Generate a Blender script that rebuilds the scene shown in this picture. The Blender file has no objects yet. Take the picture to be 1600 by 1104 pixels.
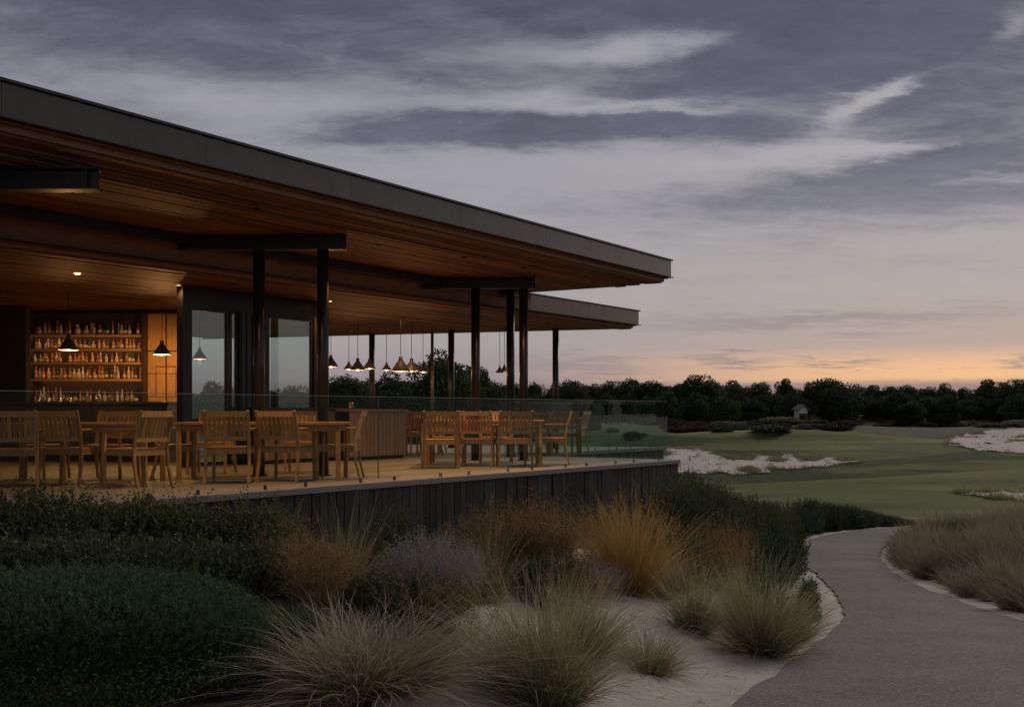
import bpy, math, random
import numpy as np
from mathutils import Matrix, Vector

SC = bpy.context.scene
COL = SC.collection
R = math.radians
EYE = 2.2
F = 1600 * 40 / 36.0          # focal length in photo pixels
HOR = 643.0                   # horizon row of the photo

# ------------------------------------------------------------------ camera
cd = bpy.data.cameras.new('camera'); cam = bpy.data.objects.new('camera', cd); COL.objects.link(cam)
cam.location = (0, 0, EYE); cam.rotation_euler = (R(90), 0, 0)
cd.lens = 40; cd.sensor_width = 36; cd.shift_y = (HOR - 552) / 1600.0
cd.clip_start = 0.1; cd.clip_end = 6000
SC.camera = cam
SC.view_settings.view_transform = 'Standard'; SC.view_settings.look = 'None'
SC.view_settings.exposure = 0.0; SC.view_settings.gamma = 1.0
SC.view_settings.use_curve_mapping = False
SC.cycles.use_denoising = True
SC.cycles.max_bounces = 8; SC.cycles.transparent_max_bounces = 24
SC.cycles.sample_clamp_indirect = 4.0

# ------------------------------------------------------------------ dusk sky
world = bpy.data.worlds.new('World'); SC.world = world; world.use_nodes = True
nt = world.node_tree
for n in list(nt.nodes): nt.nodes.remove(n)

class NB:
    """tiny node builder"""
    def __init__(s, tree): s.t = tree; s.x = 0
    def new(s, typ, **kw):
        n = s.t.nodes.new(typ); s.x += 40; n.location = (s.x, 0)
        for k, v in kw.items(): setattr(n, k, v)
        return n
    def put(s, inp, v):
        if hasattr(v, 'is_output') or isinstance(v, bpy.types.NodeSocket): s.t.links.new(v, inp)
        else: inp.default_value = v
    def m(s, op, a, b=0.0, c=None, clamp=False):
        n = s.new('ShaderNodeMath', operation=op); n.use_clamp = clamp
        s.put(n.inputs[0], a); s.put(n.inputs[1], b)
        if c is not None: s.put(n.inputs[2], c)
        return n.outputs[0]
    def xyz(s, x, y, z):
        n = s.new('ShaderNodeCombineXYZ')
        for i, v in enumerate((x, y, z)): s.put(n.inputs[i], v)
        return n.outputs[0]
    def sep(s, v):
        n = s.new('ShaderNodeSeparateXYZ'); s.put(n.inputs[0], v); return n.outputs
    def noise(s, vec, scale, detail=4, rough=0.55, lac=2.0, dist=0.0):
        n = s.new('ShaderNodeTexNoise'); s.put(n.inputs['Vector'], vec)
        n.inputs['Scale'].default_value = scale; n.inputs['Detail'].default_value = detail
        n.inputs['Roughness'].default_value = rough; n.inputs['Lacunarity'].default_value = lac
        n.inputs['Distortion'].default_value = dist
        return n.outputs['Fac']
    def smooth(s, v, a, b, lo=0.0, hi=1.0):
        n = s.new('ShaderNodeMapRange', interpolation_type='SMOOTHSTEP')
        s.put(n.inputs[0], v)
        for i, q in zip((1, 2, 3, 4), (a, b, lo, hi)): s.put(n.inputs[i], q)
        return n.outputs[0]
    def lin(s, v, a, b, lo=0.0, hi=1.0):
        n = s.new('ShaderNodeMapRange'); s.put(n.inputs[0], v)
        for i, q in zip((1, 2, 3, 4), (a, b, lo, hi)): s.put(n.inputs[i], q)
        return n.outputs[0]
    def ramp(s, fac, stops, interp='LINEAR'):
        n = s.new('ShaderNodeValToRGB'); s.put(n.inputs[0], fac)
        cr = n.color_ramp; cr.interpolation = interp
        while len(cr.elements) > 1: cr.elements.remove(cr.elements[-1])
        cr.elements[0].position = stops[0][0]; cr.elements[0].color = (*stops[0][1], 1)
        for p, c in stops[1:]:
            e = cr.elements.new(p); e.color = (*c, 1)
        return n.outputs[0]
    def mix(s, f, a, b, mode='MIX'):
        n = s.new('ShaderNodeMix', data_type='RGBA', blend_type=mode)
        s.put(n.inputs[0], f); s.put(n.inputs[6], a if not isinstance(a, tuple) else (*a, 1)[:4]); s.put(n.inputs[7], b if not isinstance(b, tuple) else (*b, 1)[:4])
        return n.outputs[2]

def L(c):   # sRGB 0-255 -> linear
    return tuple(((v / 255) / 12.92 if v / 255 <= .04045 else ((v / 255 + .055) / 1.055) ** 2.4) for v in c)

b = NB(nt)
tc = b.new('ShaderNodeTexCoord')
dx, dy, dz = b.sep(tc.outputs['Generated'])
zc = b.m('MAXIMUM', dz, 0.0)
# base colour by elevation, away from and towards the sunset
hl = b.m('SQRT', b.m('ADD', b.m('MULTIPLY', dx, dx), b.m('MULTIPLY', dy, dy)))
elev = b.m('DIVIDE', zc, b.m('MAXIMUM', hl, 0.05))
cool = b.ramp(elev, [(0, L((132, 124, 134))), (.03, L((150, 138, 146))), (.06, L((164, 157, 158))), (.10, L((164, 160, 162))), (.17, L((160, 158, 163))), (.24, L((154, 153, 159))), (.34, L((138, 138, 150))), (.6, L((116, 117, 128))), (1, L((106, 107, 118)))])
warm = b.ramp(elev, [(0, L((146, 128, 128))), (.016, L((156, 136, 132))), (.028, L((244, 190, 138))), (.040, L((238, 188, 144))), (.056, L((184, 162, 153))), (.10, L((178, 167, 161))), (.14, L((174, 166, 165))), (.24, L((160, 157, 163))), (.34, L((142, 141, 152))), (.6, L((116, 117, 128))), (1, L((106, 107, 118)))])
SUN_AZ = R(40)
dot = b.m('DIVIDE', b.m('ADD', b.m('MULTIPLY', dx, math.sin(SUN_AZ)), b.m('MULTIPLY', dy, math.cos(SUN_AZ))), b.m('MAXIMUM', hl, 0.05))
glow = b.smooth(dot, .73, .965)
glow_wide = b.smooth(dot, -.4, 1.0)
base = b.mix(glow, cool, warm)
# cloud decks: soft streaks on a plane overhead
k = b.m('ADD', zc, 0.10)
pv = b.xyz(b.m('DIVIDE', dx, k), b.m('DIVIDE', dy, k), 0.0)
mp = b.new('ShaderNodeMapping'); b.put(mp.inputs['Vector'], pv)
mp.inputs['Rotation'].default_value = (0, 0, R(-14)); mp.inputs['Scale'].default_value = (0.9, 1.35, 1)
n1 = b.noise(mp.outputs[0], 1.15, 7, .56, 2.1, .35)
n2 = b.noise(mp.outputs[0], 3.4, 8, .66, 2.1, .4)
n3 = b.noise(mp.outputs[0], 9.0, 6, .62, 2.1, .5)
dens = b.m('ADD', b.m('MULTIPLY', b.m('SUBTRACT', n1, .5), 1.7), b.m('ADD', b.m('MULTIPLY', b.m('SUBTRACT', n2, .5), 1.0), b.m('MULTIPLY', b.m('SUBTRACT', n3, .5), .35)))
# cloud banks and openings seen over the course, placed by direction
fy = b.m('MAXIMUM', dy, 0.15)
wn = b.new('ShaderNodeTexNoise'); b.put(wn.inputs['Vector'], mp.outputs[0]); wn.inputs['Scale'].default_value = 3.2; wn.inputs['Detail'].default_value = 8; wn.inputs['Roughness'].default_value = .62
wr, wg, wb = b.sep(wn.outputs['Color'])
ga = b.m('ADD', b.m('DIVIDE', dx, fy), b.m('MULTIPLY', b.m('SUBTRACT', wr, .5), .13))
gb = b.m('ADD', b.m('DIVIDE', dz, fy), b.m('MULTIPLY', b.m('SUBTRACT', wg, .5), .05))
front = b.smooth(dy, .3, .6)
def blob(px, py, rx, ry, ang, amt):
    a0, b0 = (px - 800) / F, (HOR - py) / F
    c, s_ = math.cos(R(ang)), math.sin(R(ang))
    da = b.m('SUBTRACT', ga, a0); db = b.m('SUBTRACT', gb, b0)
    u = b.m('DIVIDE', b.m('ADD', b.m('MULTIPLY', da, c), b.m('MULTIPLY', db, s_)), rx / F)
    v = b.m('DIVIDE', b.m('SUBTRACT', b.m('MULTIPLY', db, c), b.m('MULTIPLY', da, s_)), ry / F)
    r2 = b.m('ADD', b.m('MULTIPLY', u, u), b.m('MULTIPLY', v, v))
    return b.m('MULTIPLY', b.m('EXPONENT', b.m('MULTIPLY', r2, -1.0)), amt)
acc = None
for q in [(560, -20, 900, 85, 0, .75), (1290, 95, 300, 75, 8, .95), (1530, 190, 190, 80, 15, .8), (830, 206, 300, 22, 2, .95),
          (620, 205, 160, 22, 2, .4), (1440, 262, 260, 30, 9, .7), (1300, 318, 330, 34, 3, .55), (1560, 300, 200, 40, 6, .4),
          (760, 115, 130, 22, 6, .45), (470, 90, 300, 40, 0, .4), (985, 150, 60, 14, 0, .5),
          (960, 78, 150, 22, 6, -1.1), (1085, 62, 60, 16, 10, -.6), (1375, 152, 95, 13, 21, -1.35), (1300, 236, 180, 15, 6, -1.25), (1385, 228, 50, 9, 8, -.6),
          (1000, 172, 170, 10, 3, -.85), (820, 165, 130, 24, 4, -.75), (1590, 45, 40, 26, 40, -.8), (330, 150, 110, 30, -8, -.35), (1000, 262, 420, 34, 0, -.5), (1540, 282, 130, 10, 8, -.5), (560, 165, 180, 26, 0, -.3)]:
    v = blob(*q); acc = v if acc is None else b.m('ADD', acc, v)
dens = b.m('ADD', dens, b.m('MULTIPLY', acc, front))
high = b.smooth(elev, .14, .33)
cover = b.smooth(b.m('ADD', dens, b.m('MULTIPLY', high, .28)), -.30, .95)
cover = b.m('MULTIPLY', cover, b.smooth(elev, .07, .22, .18, .96))
cloud_col = b.ramp(elev, [(0, L((136, 122, 126))), (.08, L((140, 130, 138))), (.17, L((108, 108, 124))), (.25, L((90, 91, 108))), (.35, L((76, 77, 94))), (.6, L((100, 101, 112))), (1, L((110, 111, 120)))])
mott = b.m('ADD', b.m('MULTIPLY', b.m('SUBTRACT', n2, .5), 1.0), b.m('MULTIPLY', b.m('SUBTRACT', n3, .5), .45))
mot = b.new('ShaderNodeHueSaturation'); b.put(mot.inputs['Color'], cloud_col); b.put(mot.inputs['Value'], b.lin(mott, -.25, .25, 1.32, .80)); b.put(mot.inputs['Saturation'], .92)
sky = b.mix(cover, base, mot.outputs[0])
# bright silver lining in the openings
thin = b.m('MULTIPLY', b.smooth(dens, -.25, -1.1), b.smooth(elev, .16, .26))
sky = b.mix(b.m('MULTIPLY', thin, .55), sky, L((184, 178, 178)) + (1,))
# small grey-violet clouds and a bank low over the trees
low = None
for q in [(1145, 567, 62, 9, 0, 1.0), (1312, 568, 58, 7, 2, 1.0), (920, 575, 110, 15, -4, .75), (1592, 563, 30, 9, 10, .9), (1180, 505, 230, 13, 1, .55), (1420, 497, 220, 12, 3, .4), (1480, 577, 20, 3, 0, .5)]:
    v = blob(*q); low = v if low is None else b.m('ADD', low, v)
low = b.m('MULTIPLY', b.m('MULTIPLY', low, front), .75, clamp=True)
sky = b.mix(low, sky, L((134, 124, 130)) + (1,))
bank_edge = b.m('ADD', elev, b.m('MULTIPLY', b.m('SUBTRACT', n2, .5), .012))
sky = b.mix(b.smooth(bank_edge, .029, .021, 0, .85), sky, L((142, 124, 124)) + (1,))
# the night side of the sky behind is a little darker
sky = b.mix(b.smooth(glow_wide, .75, .0, 0, .25), sky, L((80, 82, 98)) + (1,))
nish = b.new('ShaderNodeTexSky', sky_type='NISHITA'); nish.sun_disc = False
nish.sun_elevation = R(33); nish.sun_rotation = R(40)
bg1 = b.new('ShaderNodeBackground'); b.put(bg1.inputs['Color'], sky); bg1.inputs['Strength'].default_value = 1.0
bg2 = b.new('ShaderNodeBackground'); b.put(bg2.inputs['Color'], nish.outputs[0]); bg2.inputs['Strength'].default_value = 0.002
add = b.new('ShaderNodeAddShader'); nt.links.new(bg1.outputs[0], add.inputs[0]); nt.links.new(bg2.outputs[0], add.inputs[1])
wo = b.new('ShaderNodeOutputWorld'); nt.links.new(add.outputs[0], wo.inputs['Surface'])

sl = bpy.data.lights.new('sunset_glow', 'SUN'); so = bpy.data.objects.new('sunset_glow', sl); COL.objects.link(so)
sl.energy = 1.25; sl.angle = R(28); sl.color = (1.0, .92, .80)      # veiled afterglow, very soft
so.rotation_euler = (R(57), 0, math.pi - R(40))     # bright veil of cloud ahead on the right

# ------------------------------------------------------------------ object helpers
def props(o, label=None, cat=None, group=None, kind=None):
    if label: o['label'] = label
    if cat:
        o['category'] = cat; o['kind'] = 'thing'
    if group: o['group'] = group
    if kind: o['kind'] = kind
    return o
def link(name, data, parent=None, loc=None, rz=None):
    o = bpy.data.objects.new(name, data); COL.objects.link(o)
    if parent: o.parent = parent
    if loc is not None: o.location = loc
    if rz is not None: o.rotation_euler = (0, 0, rz)
    return o
def empty(name, loc=(0, 0, 0), rz=0.0):
    o = link(name, None, None, loc, rz); o.empty_display_size = .1; return o
def mesh(name, V, Fc, mat=None, smooth=False):
    me = bpy.data.meshes.new(name)
    if isinstance(V, np.ndarray) and isinstance(Fc, np.ndarray):
        n = len(V); m_, kk = Fc.shape
        me.vertices.add(n); me.vertices.foreach_set('co', V.astype(np.float32).ravel())
        me.loops.add(m_ * kk); me.loops.foreach_set('vertex_index', Fc.astype(np.int32).ravel())
        me.polygons.add(m_); me.polygons.foreach_set('loop_start', np.arange(0, m_ * kk, kk, dtype=np.int32))
        me.update(calc_edges=True)
    else:
        me.from_pydata([tuple(v) for v in V], [], Fc); me.update()
    if mat:
        for q in (mat if isinstance(mat, (list, tuple)) else [mat]): me.materials.append(q)
    if smooth: me.polygons.foreach_set('use_smooth', [True] * len(me.polygons))
    return me
class MB:
    def __init__(s): s.V = []; s.F = []
    def box(s, x0, x1, y0, y1, z0, z1, M=None, taper=None):
        i = len(s.V)
        P = [(x0, y0, z0), (x1, y0, z0), (x1, y1, z0), (x0, y1, z0), (x0, y0, z1), (x1, y0, z1), (x1, y1, z1), (x0, y1, z1)]
        if M is not None: P = [tuple(M @ Vector(p)) for p in P]
        s.V += P
        s.F += [[i + q for q in f] for f in ((0, 3, 2, 1), (4, 5, 6, 7), (0, 1, 5, 4), (1, 2, 6, 5), (2, 3, 7, 6), (3, 0, 4, 7))]
        return s
    def bar(s, p, q, w, h=None, up=(0, 0, 1)):
        """box beam from p to q"""
        p, q = Vector(p), Vector(q); d = (q - p); ln = d.length; d.normalize()
        u = Vector(up); x = d.cross(u)
        if x.length < 1e-4: x = d.cross(Vector((0, 1, 0)))
        x.normalize(); y = x.cross(d); h = h or w
        M = Matrix((x, y, d)).transposed().to_4x4(); M.translation = p
        return s.box(-w / 2, w / 2, -h / 2, h / 2, 0, ln, M)
    def tube(s, pts, rad, n=8, cap=True):
        pts = [Vector(p) for p in pts]; rad = rad if isinstance(rad, (list, tuple)) else [rad] * len(pts)
        i0 = len(s.V); d = None
        for k_, p in enumerate(pts):
            d = (pts[min(k_ + 1, len(pts) - 1)] - pts[max(k_ - 1, 0)]).normalized()
            x = d.cross(Vector((0, 0, 1)))
            if x.length < 1e-3: x = Vector((1, 0, 0))
            x.normalize(); y = d.cross(x)
            for j in range(n):
                a = 2 * math.pi * j / n
                s.V.append(tuple(p + rad[k_] * (math.cos(a) * x + math.sin(a) * y)))
        for k_ in range(len(pts) - 1):
            for j in range(n):
                A = i0 + k_ * n + j; B = i0 + k_ * n + (j + 1) % n
                s.F.append([A, B, B + n, A + n])
        if cap:
            s.F.append([i0 + j for j in range(n)][::-1]); s.F.append([i0 + (len(pts) - 1) * n + j for j in range(n)])
        return s
    def lathe(s, prof, n=16, c=(0, 0, 0)):
        i0 = len(s.V)
        for r, z in prof:
            for j in range(n):
                a = 2 * math.pi * j / n; s.V.append((c[0] + r * math.cos(a), c[1] + r * math.sin(a), c[2] + z))
        for k_ in range(len(prof) - 1):
            for j in range(n):
                A = i0 + k_ * n + j; B = i0 + k_ * n + (j + 1) % n
                s.F.append([A, B, B + n, A + n])
        return s
    def mesh(s, name, mat, smooth=False): return mesh(name, s.V, s.F, mat, smooth)
    def obj(s, name, mat, parent=None, loc=None, rz=None, smooth=False, bevel=0):
        o = link(name, s.mesh(name, mat, smooth), parent, loc, rz)
        if bevel:
            md = o.modifiers.new('bevel', 'BEVEL'); md.width = bevel; md.segments = 2; md.limit_method = 'ANGLE'
        return o
def copy_tree(o, parent=None):
    c = o.copy(); COL.objects.link(c)
    if parent: c.parent = parent
    for ch in list(o.children): copy_tree(ch, c)
    return c

# ------------------------------------------------------------------ materials
def material(name):
    m = bpy.data.materials.new(name); m.use_nodes = True; t = m.node_tree
    p = t.nodes['Principled BSDF']; return m, NB(t), p
def wood(name, c0, c1, rough=.55, grain=(1.2, 14, 14), vary=.35, bump=.15, per_object=True, spec=.35):
    m, n, p = material(name)
    tcn = n.new('ShaderNodeTexCoord')
    mpn = n.new('ShaderNodeMapping'); n.put(mpn.inputs['Vector'], tcn.outputs['Object']); mpn.inputs['Scale'].default_value = grain
    oi = n.new('ShaderNodeObjectInfo')
    off = n.xyz(n.m('MULTIPLY', oi.outputs['Random'], 37.0), n.m('MULTIPLY', oi.outputs['Random'], 91.0), 0.0)
    va = n.new('ShaderNodeVectorMath', operation='ADD'); n.put(va.inputs[0], mpn.outputs[0]); n.put(va.inputs[1], off)
    g = n.noise(va.outputs[0], 3.0, 6, .62, 2.2, .6)
    col = n.ramp(g, [(.25, c0), (.75, c1)])
    if per_object:
        hv = n.new('ShaderNodeHueSaturation'); n.put(hv.inputs['Color'], col)
        n.put(hv.inputs['Value'], n.lin(oi.outputs['Random'], 0, 1, 1 - vary, 1 + vary)); col = hv.outputs[0]
    n.put(p.inputs['Base Color'], col); p.inputs['Roughness'].default_value = rough
    p.inputs['Specular IOR Level'].default_value = spec
    n.put(p.inputs['Roughness'], n.lin(g, .2, .8, rough - .1, rough + .12))
    bp = n.new('ShaderNodeBump'); bp.inputs['Strength'].default_value = bump; bp.inputs['Distance'].default_value = .01
    n.put(bp.inputs['Height'], g); n.put(p.inputs['Normal'], bp.outputs[0])
    return m
def plain(name, c, rough=.5, metal=0.0, vary=.15, scale=3.0, spec=.5, bump=0.0):
    m, n, p = material(name)
    tcn = n.new('ShaderNodeTexCoord'); g = n.noise(tcn.outputs['Object'], scale, 6, .6)
    lo = tuple(v * (1 - vary) for v in c); hi = tuple(min(1, v * (1 + vary)) for v in c)
    n.put(p.inputs['Base Color'], n.ramp(g, [(.3, lo), (.7, hi)]))
    n.put(p.inputs['Roughness'], n.lin(g, .25, .75, max(.02, rough - .08), min(1, rough + .08)))
    p.inputs['Metallic'].default_value = metal; p.inputs['Specular IOR Level'].default_value = spec
    if bump:
        bp = n.new('ShaderNodeBump'); bp.inputs['Strength'].default_value = bump; bp.inputs['Distance'].default_value = .01
        n.put(bp.inputs['Height'], g); n.put(p.inputs['Normal'], bp.outputs[0])
    return m
def glass(name, tint, refl=0.0, rough=.0):
    m = bpy.data.materials.new(name); m.use_nodes = True; t = m.node_tree
    for q in list(t.nodes): t.nodes.remove(q)
    n = NB(t)
    tr = n.new('ShaderNodeBsdfTransparent'); tr.inputs[0].default_value = (*tint, 1)
    gl = n.new('ShaderNodeBsdfGlossy'); gl.inputs['Roughness'].default_value = rough; gl.inputs['Color'].default_value = (.95, 1, .98, 1)
    lw = n.new('ShaderNodeLayerWeight'); lw.inputs['Blend'].default_value = .5
    fr = n.m('MULTIPLY', n.m('POWER', lw.outputs['Facing'], 5.0), .9)
    mx = n.new('ShaderNodeMixShader'); n.put(mx.inputs[0], n.m('ADD', fr, refl, clamp=True))
    t.links.new(tr.outputs[0], mx.inputs[1]); t.links.new(gl.outputs[0], mx.inputs[2])
    o = n.new('ShaderNodeOutputMaterial'); t.links.new(mx.outputs[0], o.inputs[0]); return m
def emit(name, c, s):
    m = bpy.data.materials.new(name); m.use_nodes = True; p = m.node_tree.nodes['Principled BSDF']
    p.inputs['Base Color'].default_value = (*c, 1); p.inputs['Emission Color'].default_value = (*c, 1); p.inputs['Emission Strength'].default_value = s
    return m
def foliage(name, cols, rough=.6, trans=.25, tipcol=None, spec=.25):
    """per-leaf colour, optional change of colour from root to tip"""
    m, n, p = material(name)
    g = n.new('ShaderNodeNewGeometry')
    st = [(i / (len(cols) - 1) if len(cols) > 1 else 0, c) for i, c in enumerate(cols)]
    col = n.ramp(g.outputs['Random Per Island'], st)
    oi = n.new('ShaderNodeObjectInfo')
    hv = n.new('ShaderNodeHueSaturation'); n.put(hv.inputs['Color'], col); n.put(hv.inputs['Value'], n.lin(oi.outputs['Random'], 0, 1, .8, 1.2)); col = hv.outputs[0]
    if tipcol:
        at = n.new('ShaderNodeAttribute'); at.attribute_name = 'tip'
        col = n.mix(n.smooth(at.outputs['Fac'], .2, .9), col, tipcol + (1,))
    n.put(p.inputs['Base Color'], col); p.inputs['Roughness'].default_value = rough; p.inputs['Specular IOR Level'].default_value = spec
    if trans:
        td = n.new('ShaderNodeBsdfTranslucent'); n.put(td.inputs[0], col)
        mx = n.new('ShaderNodeMixShader'); mx.inputs[0].default_value = trans
        out = [q for q in m.node_tree.nodes if q.type == 'OUTPUT_MATERIAL'][0]
        m.node_tree.links.new(p.outputs[0], mx.inputs[1]); m.node_tree.links.new(td.outputs[0], mx.inputs[2]); m.node_tree.links.new(mx.outputs[0], out.inputs[0])
    return m

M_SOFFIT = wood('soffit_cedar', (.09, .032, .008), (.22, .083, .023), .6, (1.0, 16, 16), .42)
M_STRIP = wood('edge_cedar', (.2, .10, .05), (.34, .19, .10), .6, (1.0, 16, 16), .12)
M_DECK = wood('deck_boards', (.19, .165, .15), (.31, .275, .25), .6, (1.2, 20, 20), .1)
M_CHAR = wood('charred_boards', (.013, .0125, .012), (.046, .043, .041), .6, (16, 16, .9), .5, .5)
M_TEAK = wood('teak', (.29, .15, .05), (.50, .275, .10), .5, (9, 9, 2.2), .28, .08)
M_OAK = wood('counter_oak', (.20, .115, .06), (.34, .21, .115), .5, (10, 10, 1.6), .14, .1)
M_DARKWOOD = wood('dark_stained_wood', (.02, .012, .008), (.05, .03, .018), .4, (1.5, 12, 12), .1)
M_ZINC = plain('zinc_fascia', (.048, .040, .030), .30, 1.0, .22, 1.6)
_n = NB(M_ZINC.node_tree); _t = _n.new('ShaderNodeTexCoord'); _m = _n.new('ShaderNodeMapping'); _n.put(_m.inputs['Vector'], _t.outputs['Object']); _m.inputs['Scale'].default_value = (5, 5, .35)
_n.put(M_ZINC.node_tree.nodes['Principled BSDF'].inputs['Roughness'], _n.lin(_n.noise(_m.outputs[0], 2.0, 6, .65), .3, .7, .16, .34))
_p = M_ZINC.node_tree.nodes['Principled BSDF']; _p.inputs['Coat Weight'].default_value = .5; _p.inputs['Coat IOR'].default_value = 1.7; _p.inputs['Coat Roughness'].default_value = .22
M_STEEL = plain('dark_steel', (.030, .027, .026), .34, .35, .2, 2.0)
M_BLACK = plain('black_frame', (.010, .010, .011), .4, .2, .2, 2.0)
M_WALL = plain('dark_wall', (.014, .011, .010), .7, 0, .3, 1.5)
M_GLASS = glass('balustrade_glass', (.88, .958, .925), .004)
M_EDGE = plain('glass_edge', (.30, .38, .35), .15, 0, .1); M_EDGE2 = plain('glass_joint', (.06, .08, .075), .2, 0, .1)
M_WINDOW = glass('window_glass', (.72, .80, .77), .10)
M_SHADE = plain('pendant_enamel', (.10, .105, .125), .4, .2, .15)
M_SHADEIN = plain('pendant_lining', (.75, .62, .42), .5, 0, .1)
M_BULB = emit('bulb', (1.0, .62, .28), 14)
M_LED = emit('downlight_disc', (1.0, .55, .2), 30)
M_CORD = plain('cord', (.008, .008, .008), .6)
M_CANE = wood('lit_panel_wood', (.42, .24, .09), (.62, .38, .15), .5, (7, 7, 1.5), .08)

# ------------------------------------------------------------------ terrain
_yk = np.array([-60, -5, 4, 8, 12, 16, 20, 27, 34, 45, 58, 80, 110, 150, 190, 260, 600, 2500.])
_zk = np.array([.2, .05, .02, 0, -.22, -.5, -.78, -1.02, -1.15, -1.35, -1.45, -1.15, -.75, -.1, .4, .9, 2.0, 6.0])
def sstep(a, b_, v):
    t = np.clip((np.asarray(v, float) - a) / (b_ - a), 0, 1); return t * t * (3 - 2 * t)
_yy = np.linspace(-60, 600, 3301); _zz = np.interp(_yy, _yk, _zk)
_ker = np.hanning(31); _ker /= _ker.sum(); _zs = np.convolve(np.pad(_zz, 15, mode='edge'), _ker, 'valid')
def zbase(y): return np.where(np.asarray(y) < 595, np.interp(y, _yy, _zs), np.interp(y, _yk, _zk))
def px2base(px, py, off=0.0):
    y = 15.0
    lo, hi = 2.0, 220.0
    for _ in range(60):
        y = .5 * (lo + hi)
        if HOR + F * (EYE - float(zbase(y)) - off) / y > py: lo = y
        else: hi = y
    return ((px - 800) / F * y, y)
LEFT_PX = [(1080, 1165), (1150, 1104), (1222, 1050), (1285, 1003), (1316, 974), (1318, 956), (1300, 925), (1272, 897), (1246, 878), (1238, 863), (1256, 848), (1300, 836), (1355, 829), (1410, 824.5), (1470, 821), (1560, 818)]
RIGHT_PX = [(1950, 1165), (1800, 1060), (1700, 1012), (1600, 975), (1540, 957), (1470, 932), (1420, 911), (1388, 890), (1376, 873), (1382, 858), (1404, 847), (1440, 838), (1490, 832), (1570, 826), (1650, 823)]
def spline(pts, n):
    P = np.array(pts); P = np.vstack([2 * P[0] - P[1], P, 2 * P[-1] - P[-2]])
    seg = len(P) - 3; out = []
    for i in range(seg):
        p0, p1, p2, p3 = P[i:i + 4]
        for t in np.linspace(0, 1, n, endpoint=False):
            out.append(.5 * ((2 * p1) + (-p0 + p2) * t + (2 * p0 - 5 * p1 + 4 * p2 - p3) * t ** 2 + (-p0 + 3 * p1 - 3 * p2 + p3) * t ** 3))
    out.append(P[-2]); return np.array(out)
PL = spline([px2base(*p) for p in LEFT_PX], 6); PR = spline([px2base(*p) for p in RIGHT_PX], 6)
PL = np.vstack([[PL[0] + (PL[0] - PL[3]) * 12], PL]); PR = np.vstack([[PR[0] + (PR[0] - PR[3]) * 8], PR])
def pdist(x, y, line):
    x = np.asarray(x, float).ravel(); y = np.asarray(y, float).ravel(); best = np.full(x.shape, 1e9)
    for a, c in zip(line[:-1], line[1:]):
        d = c - a; t = np.clip(((x - a[0]) * d[0] + (y - a[1]) * d[1]) / (d @ d + 1e-12), 0, 1)
        best = np.minimum(best, np.hypot(x - a[0] - t * d[0], y - a[1] - t * d[1]))
    return best
_poly = np.vstack([PL, PR[::-1]])
def inpath(x, y):
    x = np.asarray(x, float).ravel(); y = np.asarray(y, float).ravel(); c = np.zeros(x.shape, bool)
    n = len(_poly)
    for i in range(n):
        x1, y1 = _poly[i]; x2, y2 = _poly[(i + 1) % n]
        if y1 == y2: continue
        cond = ((y1 > y) != (y2 > y)) & (x < (x2 - x1) * (y - y1) / (y2 - y1) + x1); c ^= cond
    return c
# fairway humps: x range, depth, slope, height, steepness of the near face
RIDGES = [(19, 46, 108, .10, 1.1, 4.0), (18, 70, 71, .12, .75, 3.2), (9, 40, 50, .06, .5, 3.0), (9, 30, 88, .1, .7, 3.2), (-20, 8, 95, 0, .8, 4), (34, 80, 132, 0, .5, 4.5), (20, 36, 136, 0, .75, 4), (-16, 9, 62, .05, .6, 3)]
def zfun(x, y):
    x = np.asarray(x, float); sh = x.shape; x = x.ravel(); y = np.asarray(y, float).ravel()
    z = zbase(y).astype(float)
    near = (y < 40) & (y > -25) & (np.abs(x) < 40)
    if near.any():
        xs, ys = x[near], y[near]; dl = pdist(xs, ys, PL); dr = pdist(xs, ys, PR); ip = inpath(xs, ys)
        bank = .80 * sstep(0, 3.6, dl) * (1 - sstep(22, 34, ys)) * sstep(3, 9, ys)
        mound = .42 * sstep(.4, 3.2, dr) * (1 - sstep(26, 33, ys))
        z[near] += np.where(ip, 0, np.where(dl < dr, bank, mound))
        z[near] += np.where(ip, 0, .025 * np.sin(xs * 2.3 + ys) * np.sin(ys * 1.9 - xs * .7) * sstep(.2, 1.0, np.minimum(dl, dr)))
    am = sstep(30, 55, y)
    z += am * (.45 * np.sin(x * .085 + y * .045 + 1) + .62 * np.sin(y * .155 - x * .03 + .6) + .20 * np.sin(x * .21 - y * .11 + 2.0)) * (1 - .5 * sstep(150, 200, y))
    for (x0_, x1_, yc, sl_, hh_, sg) in RIDGES:
        w = sstep(x0_ - 6, x0_ + 6, x) * (1 - sstep(x1_ - 6, x1_ + 6, x)); yl = yc + sl_ * x + 2.0 * np.sin(x * .13 + yc)
        d_ = (y - yl); z += w * hh_ * np.where(d_ < 0, np.exp(-(d_ / sg) ** 2), np.exp(-(d_ / (sg * 3.2)) ** 2))
    return z.reshape(sh)
def gz(x, y): return float(zfun(np.array([x]), np.array([y]))[0])
def px2ground(px, py):
    lo, hi = 2.0, 300.0; ys = np.linspace(3, 180, 3000); xs = (px - 800) / F * ys
    rows = HOR + F * (EYE - zfun(xs, ys)) / ys
    i = int(np.argmax(rows <= py)) if (rows <= py).any() else len(ys) - 1
    return float(xs[i]), float(ys[i])
def at(px, D): return (px - 800) / F * D

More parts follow.
